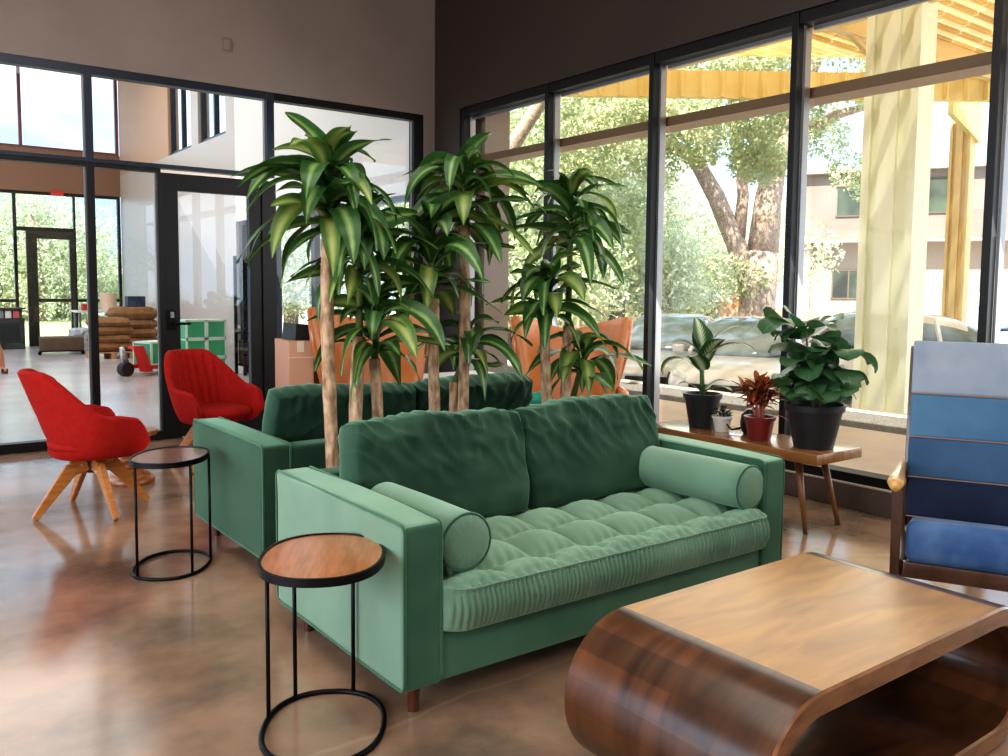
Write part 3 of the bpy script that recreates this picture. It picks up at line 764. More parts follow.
for i, h in enumerate(hs):
    bm = BM()
    def fn(u, v, side, h=h, zc=zc):
        pass
    box(bm, (0.015, -0.055, zc - h + 0.0), (W - 0.015, 0.055, zc), 0.012, 3, mtx=B0)
    bmesh.ops.subdivide_edges(bm, edges=[e for e in bm.edges if e.calc_length() > 0.15], cuts=5, use_grid_fill=True)
    o = obj('back_panel', bm, denim(i, *cols[i]), t, auto=50); o['label'] = ['pale grey blue denim band', 'mid blue denim band', 'darker blue denim band', 'navy denim band'][i]
    bm = BM(); tube(bm, [B0 @ Vector((0.02 + (W - 0.04) * k / 12, -0.057, zc - h)) for k in range(13)], 0.0028, 6); obj('seam_piping', bm, mat('seam_brown', (150, 118, 96), 0.7), o)
    zc -= h
bm = BM()
box(bm, (0.0, 0.05, -0.05), (0.045, 0.085, 0.76), 0.008, 2, mtx=B0); box(bm, (W - 0.045, 0.05, -0.05), (W, 0.085, 0.76), 0.008, 2, mtx=B0); box(bm, (0.045, 0.05, 0.68), (W - 0.045, 0.08, 0.75), 0.008, 2, mtx=B0)
obj('back_frame', bm, dk, t, auto=40)
bm = BM(); box(bm, (0.035, 0.0, 0.0), (W - 0.035, 0.50, 0.165), 0.045, 4, mtx=T((0, -0.01, 0.262), (math.radians(-11), 0, 0)))
bmesh.ops.subdivide_edges(bm, edges=[e for e in bm.edges if e.calc_length() > 0.15], cuts=5, use_grid_fill=True)
for v in bm.verts:
    if v.co.z > 0.36: v.co.z += 0.008 * math.sin(PI * v.co.x / W) * math.sin(PI * max(0, min(1, v.co.y / 0.52)))
obj('seat_cushion', bm, denim(7, (54, 84, 130), (92, 122, 160)), t, smooth=True)
bm = BM(); box(bm, (0.03, 0.0, 0.20), (W - 0.03, 0.035, 0.262), 0.006); box(bm, (0.03, 0.48, 0.20), (W - 0.03, 0.515, 0.262), 0.006)
box(bm, (0.005, 0.03, 0.20), (0.04, 0.56, 0.262), 0.006); box(bm, (W - 0.04, 0.03, 0.20), (W - 0.005, 0.56, 0.262), 0.006)
obj('seat_rail', bm, dk, t, auto=40)
for x in (0.0, W):
    sx = -1 if x == 0 else 1
    ar = None
    bm = BM(); pts = []
    n = 14; L = 0.58
    secs = [(-0.06, 0.010, 0.566), (-0.05, 0.026, 0.572), (-0.02, 0.034, 0.578), (0.03, 0.033, 0.580), (0.12, 0.026, 0.576), (0.30, 0.020, 0.566), (0.50, 0.018, 0.552)]
    rings = []
    for y, w_, z_ in secs:
        rings.append([bm.verts.new((x + sx * 0.005 + dx * w_, y, z_ + dz)) for dx, dz in ((-1, -0.004), (-0.8, 0.012), (0, 0.016), (0.8, 0.012), (1, -0.004), (0.7, -0.018), (0, -0.022), (-0.7, -0.018))])
    for p, q in zip(rings, rings[1:]):
        for k in range(8): bm.faces.new((p[k], p[(k + 1) % 8], q[(k + 1) % 8], q[k]))
    bm.faces.new(rings[0]); bm.faces.new(rings[-1])
    ar = obj('armrest', bm, light_end, t, smooth=True)
    bm = BM(); bar(bm, (x + sx * 0.0, 0.02, 0.562), (x, 0.02, 0.0), 0.04, 0.045, 0.028, 0.03, up=(0, 1, 0)); obj('leg', bm, dk, t)
    bm = BM(); bar(bm, (x + sx * 0.0, 0.47, 0.54), (x, 0.58, 0.0), 0.03, 0.045, 0.028, 0.03, up=(0, 1, 0)); obj('leg', bm, dk, t)

# ------------------------------------------------------------ orange wing chairs
leather = mat('orange_leather', (172, 106, 58), 0.45, col2=(188, 122, 72), nscale=5, bump=0.08, bscale=120, sheen=0.1)
orange_wood = wood_mat('orange_wood', (166, 92, 44), (192, 118, 64), 3, (4, 4, 10), 0.3, 0.4)
def orange_chair(label, loc, rotz, s=1.0, H=1.12):
    t = thing('wing_chair', label, 'armchair', loc, rotz, 'orange leather wing chairs'); t.scale = (s, s, s)
    bm = BM()
    def fn(u, v):   # u across -1..1 ; v up, back panel leaning, wide at the top
        x = (u - 0.5) * (0.50 + 0.30 * v); wing = abs(u - 0.5) * 2
        w = max(0, (wing - 0.55) / 0.45) ** 1.3
        y = 0.18 + 0.20 * v - 0.30 * w
        z = 0.36 + (H - 0.36) * v + 0.05 * w * v - 0.07 * v * max(0, 1 - wing * 1.6)
        return Vector((x, y, z))
    vs = grid(bm, 24, 16, fn)
    o = obj('back', bm, leather, t, smooth=True); sol = o.modifiers.new('thickness', 'SOLIDIFY'); sol.thickness = 0.05; sol.offset = 1.0
    bm = BM(); box(bm, (-0.29, -0.32, 0.30), (0.29, 0.20, 0.42), 0.04, 4); obj('seat', bm, leather, t, auto=50)
    for sx in (-1, 1):
        bm = BM(); tube(bm, [(sx * 0.25, 0.21, 0.02), (sx * 0.27, 0.19, 0.36), (sx * 0.40, 0.09, H * 0.8), (sx * 0.43, 0.10, H + 0.02)], [0.018, 0.026, 0.03, 0.022], 10); obj('post', bm, orange_wood, t, smooth=True)
        bm = BM(); tube(bm, [(sx * 0.36, -0.34, 0.55), (sx * 0.37, -0.28, 0.585), (sx * 0.36, 0.0, 0.58), (sx * 0.33, 0.17, 0.57)], [0.022, 0.03, 0.028, 0.022], 10); a_ = obj('arm', bm, orange_wood, t, smooth=True)
        bm = BM(); tube(bm, [(sx * 0.34, -0.26, 0.57), (sx * 0.30, -0.28, 0.0)], [0.022, 0.015], 10); obj('leg', bm, orange_wood, t, smooth=True)
    return t
orange_chair('orange leather wing chair with wooden posts behind the left plants and cardboard boxes', (2.92, 5.45, 0), math.radians(-20))
orange_chair('orange leather wing chair by the right window behind the rightmost tall plant', (4.14, 4.72, 0), math.radians(-40), 1.0, 1.06)

# ------------------------------------------------------------ cardboard boxes and table behind the rear sofa
card = mat('cardboard', (186, 138, 96), 0.8, col2=(172, 126, 86), nscale=8); card_p = mat('cardboard_pink', (204, 160, 132), 0.8)
tape = mat('tape', (226, 206, 184), 0.4)
t = thing('cardboard_box', 'narrow pinkish cardboard box with an open flap standing by the black door post', 'box', (2.56, 6.0, 0), math.radians(-8))
bm = BM(); box(bm, (-0.09, -0.2, 0.0), (0.09, 0.2, 0.92), 0.004); obj('carton', bm, card_p, t)
bm = BM(); box(bm, (-0.09, -0.203, 0.80), (0.09, -0.2, 0.80 + 0.006)); box(bm, (-0.03, -0.205, 0.84), (0.02, -0.2, 0.92)); obj('tape', bm, tape, t)
t = thing('cardboard_box', 'wide tan cardboard box behind the trunk of the tallest left plant', 'box', (2.81, 6.08, 0), math.radians(-8))
bm = BM(); box(bm, (-0.15, -0.2, 0.0), (0.17, 0.2, 0.90), 0.004); obj('carton', bm, card, t)
bm = BM(); prism(bm, [(0.07, 0.62), (0.14, 0.62), (0.13, 0.80)], -0.203, -0.2, 'y'); obj('sticker', bm, mat('sticker_white', (240, 238, 232), 0.5), t)
bm = BM(); prism(bm, [(-0.10, 0), (0.15, 0), (0.12, 0.10), (-0.09, 0.12)], -0.12, 0.12, 'y'); o = obj('black_case', bm, mat('case_black', (34, 38, 38), 0.5)); o.location = (2.62, 6.0, 0.922); tag(o, 'dark plastic tray lying on top of the pinkish cardboard box', 'tray')
t = thing('white_table', 'white topped table between the rear sofa and the corner window', 'table', (3.85, 5.75, 0), 0)
wt = mat('white_laminate', (232, 228, 222), 0.3)
bm = BM(); box(bm, (-0.45, -0.35, 0.56), (0.45, 0.35, 0.60), 0.006); obj('tabletop', bm, wt, t)
for sx in (-1, 1):
    for sy in (-1, 1):
        bm = BM(); bar(bm, (sx * 0.40, sy * 0.30, 0.56), (sx * 0.40, sy * 0.30, 0), 0.04); obj('leg', bm, mat('leg_brown', (120, 90, 62), 0.5), t)
bm = BM(); pillow(bm, 0.36, 0.20, 0.16, edge=0.3, nu=24, nv=16, wr=0.002, mtx=T((0, 0, 0), (0, 0, 0))); o = obj('teal_cushion', bm, mat('teal', (0, 128, 108), 0.8), smooth=True); o.location = (3.45, 4.34, 0.43); tag(o, 'small teal cushion glimpsed between the right plant trunks', 'cushion')
# ------------------------------------------------------------ leaves
def leaf(bm, uvl, base, az, el, L, W, droop, nseg=9, shape='lance', fold=0.25, twist=0.0, mi=0, wave=0.0, roll=0.0, early=False):
    """one curved leaf: leaves base with azimuth az, elevation el and bends down by droop radians along its length"""
    p = Vector(base); seg = L / nseg
    rows = []; e = el
    for i in range(nseg + 1):
        s = i / nseg
        if shape == 'lance': w = W * (math.sin(PI * min(1, s * 0.90 + 0.10)) ** 0.6) * (1 - 0.15 * s)
        elif shape == 'dracaena': w = W * min(1.0, 0.30 + 2.6 * s) ** 0.8 * (1 - max(0, (s - 0.35) / 0.65) ** 1.9)
        elif shape == 'round': w = W * (max(0, math.sin(PI * min(1, s ** 1.25 * 0.97 + 0.02))) ** 0.55)
        else: w = W * (math.sin(PI * min(1, s * 0.95 + 0.04)) ** 0.9)
        if i == nseg: w = W * 0.02
        d = Vector((math.cos(az) * math.cos(e), math.sin(az) * math.cos(e), math.sin(e)))
        side = Vector((-math.sin(az), math.cos(az), 0))
        nrm = side.cross(d) * -1
        if nrm.z < 0 and e < PI / 2: nrm = -nrm
        t = twist * s + roll
        side2 = side * math.cos(t) + nrm * math.sin(t); n2 = nrm * math.cos(t) - side * math.sin(t)
        wv = wave * math.sin(s * 9 + az * 3)
        l = p - side2 * w / 2 + n2 * (fold * w / 2 + wv); r = p + side2 * w / 2 + n2 * (fold * w / 2 - wv)
        rows.append((l, p.copy(), r, s))
        p += d * seg; e -= droop / nseg * ((1.75 - 1.5 * s) if early else (0.5 + 1.0 * s))
    prev = None
    for l, c, r, s in rows:
        cur = [(bm.verts.new(l), (0.0, s)), (bm.verts.new(l.lerp(c, 0.5) - Vector((0, 0, 0))), (0.25, s)), (bm.verts.new(c), (0.5, s)), (bm.verts.new(r.lerp(c, 0.5)), (0.75, s)), (bm.verts.new(r), (1.0, s))]
        if prev:
            for k in range(4):
                f = bm.faces.new((prev[k][0], prev[k + 1][0], cur[k + 1][0], cur[k][0])); f.material_index = mi; f.smooth = True
                for lp, q in zip(f.loops, (prev[k], prev[k + 1], cur[k + 1], cur[k])): lp[uvl].uv = q[1]
        prev = cur
def objn(name, bm, m, parent=None):     # leaves: keep winding
    me = bpy.data.meshes.new(name); bm.to_mesh(me); bm.free()
    for x in (m if isinstance(m, (list, tuple)) else [m]): me.materials.append(x)
    o = bpy.data.objects.new(name, me); C.objects.link(o)
    if parent is not None: o.parent = parent
    return o

drac = leaf_mat('dracaena_leaf', (58, 98, 50), (150, 180, 108), width=0.30, rough=0.32, trans=0.25)
drac2 = leaf_mat('dracaena_leaf_old', (84, 116, 54), (166, 180, 104), width=0.42, rough=0.35, trans=0.3)
def bark_mat(name, a, b_):
    m, nt, b = new_mat(name)
    tc = nt.nodes.new('ShaderNodeTexCoord'); mp = nt.nodes.new('ShaderNodeMapping'); mp.inputs['Scale'].default_value = (14, 14, 5)
    n = nt.nodes.new('ShaderNodeTexNoise'); n.inputs['Scale'].default_value = 3; n.inputs['Detail'].default_value = 8
    nt.links.new(tc.outputs['Object'], mp.inputs[0]); nt.links.new(mp.outputs[0], n.inputs[0])
    r = nt.nodes.new('ShaderNodeValToRGB'); r.color_ramp.elements[0].position = 0.35; r.color_ramp.elements[1].position = 0.65
    r.color_ramp.elements[0].color = lin(a); r.color_ramp.elements[1].color = lin(b_)
    nt.links.new(n.outputs[0], r.inputs[0]); nt.links.new(r.outputs[0], b.inputs['Base Color']); b.inputs['Roughness'].default_value = 0.8
    bp = nt.nodes.new('ShaderNodeBump'); bp.inputs['Strength'].default_value = 0.6; bp.inputs['Distance'].default_value = 0.01
    nt.links.new(n.outputs[0], bp.inputs['Height']); nt.links.new(bp.outputs[0], b.inputs['Normal'])
    return m
cane_m = bark_mat('cane_bark', (134, 104, 80), (206, 176, 144))
pot_black = mat('pot_black', (34, 34, 36), 0.45); soil_m = mat('soil', (44, 32, 24), 0.95, col2=(70, 54, 40), nscale=40, bump=0.5)

def crown(bm, uvl, c, n, L, W, rnd, tall=0.22):
    n = int(n * 1.35)
    for i in range(n):
        f = i / (n - 1)                     # 0 oldest (bottom) .. 1 youngest (top)
        az = i * 2.39996 + rnd.uniform(-0.5, 0.5)
        el = 0.15 + 1.2 * f + rnd.uniform(-0.4, 0.4)
        if f > 0.85: end = rnd.uniform(-1.2, 0.5)
        else: end = rnd.uniform(-1.55, -0.75) if rnd.random() < 0.75 else rnd.uniform(-0.7, 0.1)
        LL = L * (0.9 + 0.25 * math.sin(PI * f)) * rnd.uniform(0.7, 1.2)
        if f > 0.8: LL *= 0.72
        b = (c[0] + 0.012 * math.cos(az), c[1] + 0.012 * math.sin(az), c[2] + tall * f)
        mi = 1 if rnd.random() < 0.22 else 0
        leaf(bm, uvl, b, az, min(el, 1.5), LL, W * rnd.uniform(0.7, 1.0), min(el, 1.5) - end, nseg=12, mi=mi, fold=rnd.uniform(0.1, 0.4), twist=rnd.uniform(-0.9, 0.9), wave=0.006, roll=rnd.uniform(-0.4, 0.4), shape='dracaena', early=True)

def dracaena(label, loc, canes, seed):
    t = thing('potted_dracaena', label, 'potted plant', loc)
    rnd = random.Random(seed)
    bm = BM(); lathe(bm, [(0, 0), (0.14, 0), (0.175, 0.30), (0.185, 0.30), (0.185, 0.33), (0.165, 0.33), (0.16, 0.28), (0, 0.28)], 36); obj('pot', bm, pot_black, t, auto=40)
    bm = BM(); lathe(bm, [(0, 0.30), (0.158, 0.295), (0.158, 0.28), (0, 0.28)], 24); obj('soil', bm, soil_m, t)
    for x, y, h, r, cn in canes:
        bm = BM(); pts = []; rs = []; dx = rnd.uniform(-0.02, 0.02)
        for k in range(15):
            s = k / 14; pts.append((x * (0.75 + 0.25 * min(1, s * 1.5)) + dx * math.sin(PI * s), y * (0.8 + 0.2 * s), 0.28 + (h - 0.28) * s)); rs.append(r * (1.03 - 0.1 * s) * (1 + 0.05 * rnd.uniform(-1, 1)))
        tube(bm, pts, rs, 14); st = obj('cane', bm, cane_m, t, smooth=True)
        bm = BM(); uvl = bm.loops.layers.uv.new('UVMap')
        for (cx, cy, cz, n, L, W, tall) in cn:
            top = Vector(pts[-1]); c = Vector((cx, cy, cz))
            crown(bm, uvl, c, n, L, W, rnd, tall=tall)
        lf = objn('foliage', bm, [drac, drac2], t)
        bm = BM()
        for (cx, cy, cz, n, L, W, tall) in cn:
            b0 = Vector((pts[-1][0], pts[-1][1], cz - 0.03)) if cz < h else Vector(pts[-1])
            tube(bm, [b0 - Vector((0, 0, 0.02)), (cx, cy, cz + tall * 0.4), (cx, cy, cz + tall)], [0.017, 0.014, 0.006], 8)
        obj('green_stem', bm, mat('stem_green', (92, 104, 54), 0.6), st, smooth=True)
    return t
PX, PY = 1.70, 3.36
dracaena('leftmost tall potted dracaena with three canes standing between the two sofas', (PX, PY, 0), [
    (1.592 - PX, 0.0, 1.62, 0.029, [(1.592 - PX, 0, 1.56, 40, 0.38, 0.118, 0.27)]),
    (1.712 - PX, -0.04, 1.10, 0.030, [(1.735 - PX, 0.0, 1.32, 24, 0.33, 0.112, 0.26)]),
    (1.794 - PX, -0.02, 1.00, 0.026, [(1.80 - PX, -0.03, 1.03, 20, 0.32, 0.112, 0.2)])], 3)
PX = 2.22
dracaena('middle tall potted dracaena in front of the dark room corner', (PX, PY + 0.02, 0), [
    (2.125 - PX, 0.0, 1.26, 0.027, [(2.11 - PX, 0.0, 1.27, 26, 0.36, 0.112, 0.34)]),
    (2.29 - PX, 0.0, 1.60, 0.027, [(2.285 - PX, 0.0, 1.60, 32, 0.35, 0.112, 0.28)]),
    (2.265 - PX, 0.05, 0.86, 0.021, [(2.36 - PX, 0.06, 0.95, 15, 0.28, 0.09, 0.16)])], 11)
PX = 2.87
dracaena('rightmost tall potted dracaena in front of the large window', (PX, PY, 0), [
    (2.765 - PX, 0.0, 1.14, 0.029, [(2.79 - PX, 0.0, 1.16, 24, 0.29, 0.115, 0.22)]),
    (2.925 - PX, 0.0, 1.12, 0.028, [(2.93 - PX, 0.0, 1.50, 30, 0.34, 0.112, 0.32)]),
    (2.99 - PX, 0.05, 0.70, 0.022, [(3.05 - PX, 0.03, 0.86, 15, 0.36, 0.11, 0.14)])], 23)
# the neck above the right cane
# ------------------------------------------------------------ plants on the bench (top z = 0.45)
ZB = 0.451
def taper_pot(bm, r0, r1, h, rim=0.012, seg=40):
    lathe(bm, [(0, 0), (r0, 0), (r0 + (r1 - r0) * 0.86, h * 0.86), (r1 + 0.004, h * 0.86), (r1 + rim * 0.6, h), (r1 - 0.006, h), (r1 - 0.012, h * 0.88), (0, h * 0.88)], seg)
# big fiddle leaf plant
fid = leaf_mat('fiddle_leaf', (66, 104, 66), (112, 146, 96), width=0.12, rough=0.38, trans=0.25)
t = thing('potted_fiddle_fig', 'large dark pot with big round glossy leaves on the near end of the bench', 'potted plant', (4.20, 2.755, ZB))
bm = BM(); taper_pot(bm, 0.105, 0.155, 0.24); obj('pot', bm, pot_black, t, auto=40)
bm = BM(); lathe(bm, [(0, 0.225), (0.135, 0.22), (0.135, 0.21), (0, 0.21)], 24); obj('soil', bm, soil_m, t)
rnd = random.Random(5)
bm = BM(); tube(bm, [(0, 0, 0.18), (-0.01, 0.03, 0.40), (-0.02, 0.06, 0.64)], [0.010, 0.008, 0.005], 8); tube(bm, [(0.02, 0, 0.18), (0.05, -0.05, 0.34), (0.06, -0.10, 0.52)], [0.008, 0.006, 0.004], 8)
obj('stem', bm, mat('fig_stem', (96, 88, 56), 0.7), t, smooth=True)
bm = BM(); uvl = bm.loops.layers.uv.new('UVMap')
stem_pts = [(-0.005, 0.01, 0.26), (-0.01, 0.03, 0.34), (-0.01, 0.03, 0.42), (-0.015, 0.04, 0.50), (-0.02, 0.05, 0.57), (-0.02, 0.06, 0.63), (0.04, -0.03, 0.30), (0.05, -0.06, 0.40), (0.06, -0.10, 0.51)]
for i in range(64):
    b = stem_pts[i % 9]; az = i * 2.399 + rnd.uniform(-.3, .3)
    el = rnd.uniform(-0.2, 0.7) + (0.5 if b[2] > 0.6 else 0)
    q = Vector(b); off = rnd.uniform(0.03, 0.075); st = (q.x + off * math.cos(az), q.y + off * math.sin(az), q.z + off * 0.5)
    leaf(bm, uvl, st, az, el, rnd.uniform(0.15, 0.20), rnd.uniform(0.15, 0.19), rnd.uniform(0.9, 2.4), nseg=8, shape='round', fold=0.12, twist=rnd.uniform(-.7, .7), wave=0.006, roll=rnd.uniform(-.4, .4))
objn('foliage', bm, fid, t)
# dieffenbachia
dief = leaf_mat('dieffenbachia_leaf', (40, 78, 40), (190, 204, 168), width=0.24, rough=0.35, trans=0.3, vein=True)
t = thing('potted_dieffenbachia', 'dark pot with a tall variegated leafy plant on the bench, farthest from the camera', 'potted plant', (4.22, 3.56, ZB))
bm = BM(); taper_pot(bm, 0.078, 0.115, 0.215); obj('pot', bm, pot_black, t, auto=40)
bm = BM(); lathe(bm, [(0, 0.20), (0.10, 0.195), (0.10, 0.185), (0, 0.185)], 24); obj('soil', bm, soil_m, t)
bm = BM(); tube(bm, [(0, 0, 0.17), (0.0, 0.01, 0.33), (0.0, 0.005, 0.50)], [0.019, 0.014, 0.008], 10); obj('stem', bm, mat('dief_stem', (84, 112, 66), 0.5), t, smooth=True)
bm = BM(); uvl = bm.loops.layers.uv.new('UVMap')
for az, el, z, L, W, dr in ((-0.9, 1.15, 0.46, 0.27, 0.105, 1.2), (2.2, 1.0, 0.44, 0.22, 0.10, 1.7), (2.0, 0.9, 0.34, 0.33, 0.12, 3.0), (-1.1, 0.75, 0.44, 0.32, 0.075, 1.7), (-1.7, 1.2, 0.40, 0.24, 0.10, 1.3), (0.9, 1.2, 0.46, 0.22, 0.09, 0.8), (2.6, 0.8, 0.22, 0.16, 0.06, 1.4), (-0.6, 0.9, 0.22, 0.17, 0.06, 1.4), (-1.2, 0.6, 0.22, 0.18, 0.07, 1.4), (1.3, 1.3, 0.50, 0.20, 0.08, 0.5), (3.4, 0.9, 0.36, 0.2, 0.09, 1.2)):
    leaf(bm, uvl, (0.012 * math.cos(az), 0.012 * math.sin(az), z), az, el, L * 1.05, W * 1.6, dr, nseg=10, fold=0.2, wave=0.003)
objn('foliage', bm, dief, t)
# red croton / cordyline
cro = leaf_mat('croton_leaf', (84, 66, 38), (196, 104, 62), width=0.5, rough=0.35, trans=0.3); cro2 = leaf_mat('croton_leaf_red', (140, 66, 42), (214, 124, 84), width=0.5, trans=0.3)
t = thing('potted_croton', 'dark red pot with orange and green leaves on pink stems on the bench', 'potted plant', (4.15, 3.075, ZB))
bm = BM(); taper_pot(bm, 0.064, 0.084, 0.135); obj('pot', bm, mat('pot_red', (122, 40, 36), 0.4), t, auto=40)
rnd = random.Random(9); bm = BM(); tops = []
for k in range(16):
    a_ = k * 2.4; r0 = 0.03 * rnd.random(); r1 = 0.09 * rnd.random() + 0.01; tp = (r1 * math.cos(a_), r1 * math.sin(a_), rnd.uniform(0.19, 0.32)); tops.append(tp)
    tube(bm, [(r0 * math.cos(a_), r0 * math.sin(a_), 0.11), tp], [0.004, 0.003], 6)
obj('stem', bm, mat('stem_pink', (214, 140, 130), 0.5), t, smooth=True)
bm = BM(); uvl = bm.loops.layers.uv.new('UVMap')
for k in range(120):
    tp = tops[k % 16]; az = k * 2.399 + rnd.uniform(-.4, .4)
    leaf(bm, uvl, tp, az, rnd.uniform(-0.1, 1.3), rnd.uniform(0.09, 0.15), rnd.uniform(0.034, 0.052), rnd.uniform(0.3, 1.3), nseg=6, fold=0.3, mi=rnd.choice((0, 1)))
leaf(bm, uvl, (0.05, -0.05, 0.14), -0.6, 0.0, 0.11, 0.03, 1.2, nseg=6, mi=1)
objn('foliage', bm, [cro, cro2], t)
# small white pot
t = thing('potted_succulent', 'small white pot with a low dark green plant between the larger pots', 'potted plant', (4.20, 3.385, ZB))
bm = BM(); taper_pot(bm, 0.042, 0.060, 0.095, rim=0.006); obj('pot', bm, mat('pot_white', (222, 220, 214), 0.4), t, auto=40)
bm = BM(); uvl = bm.loops.layers.uv.new('UVMap')
for k in range(70):
    az = rnd.uniform(0, 6.28); rr = rnd.uniform(0, 0.045)
    leaf(bm, uvl, (rr * math.cos(az), rr * math.sin(az), 0.085 + rnd.uniform(0, 0.055)), az, rnd.uniform(0, 1.3), 0.035, 0.016, 0.8, nseg=4, mi=0)
objn('foliage', bm, leaf_mat('succulent_leaf', (34, 50, 36), (72, 92, 66), rough=0.5), t)
# watering can
t = thing('watering_can', 'round black watering can with a thin curved spout behind the red pot', 'watering can', (4.27, 3.225, ZB))
bm = BM(); lathe(bm, [(0, 0), (0.045, 0.0), (0.062, 0.03), (0.066, 0.07), (0.058, 0.115), (0.036, 0.14), (0.03, 0.15), (0, 0.15)], 32); cb = obj('body', bm, mat('can_black', (20, 20, 22), 0.3), t, smooth=True)
bm = BM(); tube(bm, [(-0.03, 0.055, 0.03), (-0.07, 0.09, 0.02), (-0.09, 0.12, 0.06), (-0.09, 0.14, 0.12), (-0.08, 0.155, 0.14)], [0.008, 0.006, 0.005, 0.0045, 0.0045], 8); obj('spout', bm, black_metal, t, smooth=True)
bm = BM(); tube(bm, [(0.0, -0.02, 0.15), (0, -0.05, 0.19), (0, -0.09, 0.14), (0, -0.06, 0.06)], 0.006, 8); obj('handle', bm, black_metal, t, smooth=True)
# ------------------------------------------------------------ things in the far room
sack_m = mat('burlap', (150, 108, 68), 0.9, col2=(132, 92, 56), nscale=12, bump=0.4, bscale=200)
def sack(label, loc, rz, w=0.78, d=0.5, h=0.17):
    bm = BM(); pillow(bm, w, d, h, edge=0.25, nu=28, nv=20, corner=0.16, wr=0.006, seed=loc[2] * 7 + loc[0])
    bmesh.ops.transform(bm, matrix=Matrix.Translation((0, 0, h / 2)) @ Matrix.Rotation(-PI / 2, 4, 'X') @ Matrix.Translation((0, 0, -d / 2)), verts=bm.verts)
    o = obj('burlap_sack', bm, sack_m, smooth=True); o.location = loc; o.rotation_euler = (0, 0, rz); tag(o, label, 'sack', 'burlap sacks stacked in the far room')
pal = wood_mat('pallet_wood', (150, 118, 84), (186, 152, 112), 3, (2, 8, 2), 0.7, 0)
def pallet(label, loc, w=1.0, d=0.9):
    t = thing('pallet', label, 'pallet', loc, 0, 'wooden pallets in the far room')
    bm = BM()
    for k in range(6): y = -d / 2 + (d - 0.1) * k / 5; box(bm, (-w / 2, y, 0.10), (w / 2, y + 0.1, 0.12)); 
    obj('deck', bm, pal, t)
    bm = BM()
    for k in range(3): x = -w / 2 + (w - 0.1) * k / 2; box(bm, (x, -d / 2, 0.0), (x + 0.1, d / 2, 0.10))
    obj('bearers', bm, pal, t)
pallet('low wooden pallet under the nearer stack of brown sacks', (3.62, 16.65, 0), 0.72, 0.6)
for k, lab in enumerate(('lowest brown sack of the near left stack behind the glass', 'second brown sack from the floor in the near left stack', 'third brown sack from the floor in the near left stack', 'topmost brown sack of the near left stack')):
    sack(lab, (3.62 + 0.02 * (-1) ** k, 16.65, 0.121 + k * 0.145), 0.1 * (-1) ** k, 0.72, 0.5, 0.165)
pallet('low wooden pallet under the farther stack of brown sacks', (4.24, 17.6, 0), 0.9, 0.6)
for k, lab in enumerate(('lowest brown sack of the far right stack by the beige wall', 'second brown sack from the floor by the beige wall', 'third brown sack from the floor by the beige wall', 'fat topmost brown sack by the beige wall')):
    sack(lab, (4.24, 17.6, 0.121 + k * 0.17), 0.06 * (-1) ** k, 0.88, 0.55, 0.20 if k < 3 else 0.26)
green_p = mat('crate_green', (30, 150, 98), 0.35, col2=(44, 164, 110), nscale=3); crate_w = mat('crate_strap', (214, 226, 210), 0.5)
def green_box(label, loc, rz, w, d, h):
    t = thing('green_carton', label, 'carton', loc, rz, 'green cartons in the far room')
    bm = BM(); box(bm, (-w / 2, -d / 2, 0), (w / 2, d / 2, h), 0.006); obj('carton', bm, green_p, t)
    bm = BM(); e = 0.004; s = 0.022
    for x in (-w / 2, w / 2 - s):
        box(bm, (x - (e if x < 0 else 0), -d / 2 - e, 0), (x + s + (e if x > 0 else 0), -d / 2 + s, h))
    box(bm, (-w / 2, -d / 2 - e, h - s), (w / 2, -d / 2, h)); box(bm, (-w / 2 - e, -d / 2, h - s), (-w / 2, d / 2, h)); box(bm, (-w / 2 - e, d / 2 - s, 0), (-w / 2, d / 2, h)); box(bm, (-w / 2, -d / 2 - e, 0), (w / 2, -d / 2, s))
    box(bm, (-w / 2 + s, -d / 2 + s, h), (w / 2 - s, d / 2 - s, h + e))
    obj('edge_tape', bm, crate_w, t)
for lab, x, y, z in (('bottom left green carton of the stack seen through the door glass', 3.88, 12.75, 0.02), ('bottom right green carton of the stack seen through the door glass', 4.17, 12.75, 0.02), ('middle left green carton of the stack seen through the door glass', 3.88, 12.75, 0.292), ('middle right green carton of the stack seen through the door glass', 4.17, 12.75, 0.292), ('top left green carton of the stack seen through the door glass', 3.88, 12.75, 0.564), ('top right green carton of the stack seen through the door glass', 4.17, 12.75, 0.564)):
    green_box(lab, (x, y, z - 0.019), 0.0, 0.28, 0.40, 0.268)
# pallet jack
t = thing('pallet_jack', 'bright red hand pallet jack carrying green cartons in the far room', 'pallet jack', (3.17, 13.2, 0), math.radians(20))
pj = mat('jack_red', (214, 34, 26), 0.4)
bm = BM()
for y in (-0.20, 0.12): box(bm, (0.05, y, 0.09), (1.15, y + 0.14, 0.145), 0.01)
obj('fork', bm, pj, t)
bm = BM(); prism(bm, [(0.04, 0.06), (0.16, 0.06), (0.02, 0.44), (-0.14, 0.44), (-0.14, 0.40), (-0.06, 0.40)], -0.24, -0.10, 'y'); obj('body', bm, pj, t)
bm = BM(); tube(bm, [(-0.12, -0.06, 0.10), (-0.12, 0.06, 0.10)], 0.10, 24); obj('wheel', bm, mat('tyre', (28, 30, 32), 0.6), t)
bm = BM(); tube(bm, [(0.95, -0.2, 0.045), (0.95, 0.26, 0.045)], 0.045, 14); obj('roller', bm, mat('roller', (60, 60, 60), 0.6), t)
bm = BM(); tube(bm, [(-0.10, 0.02, 0.18), (-0.14, 0.02, 0.32), (-0.16, 0.02, 0.42)], [0.05, 0.045, 0.03], 14); tube(bm, [(-0.13, -0.05, 0.30), (-0.22, -0.08, 0.32), (-0.2, -0.06, 0.2)], 0.015, 8); obj('pump', bm, mat('jack_steel', (190, 190, 188), 0.3, 0.7), t, smooth=True)
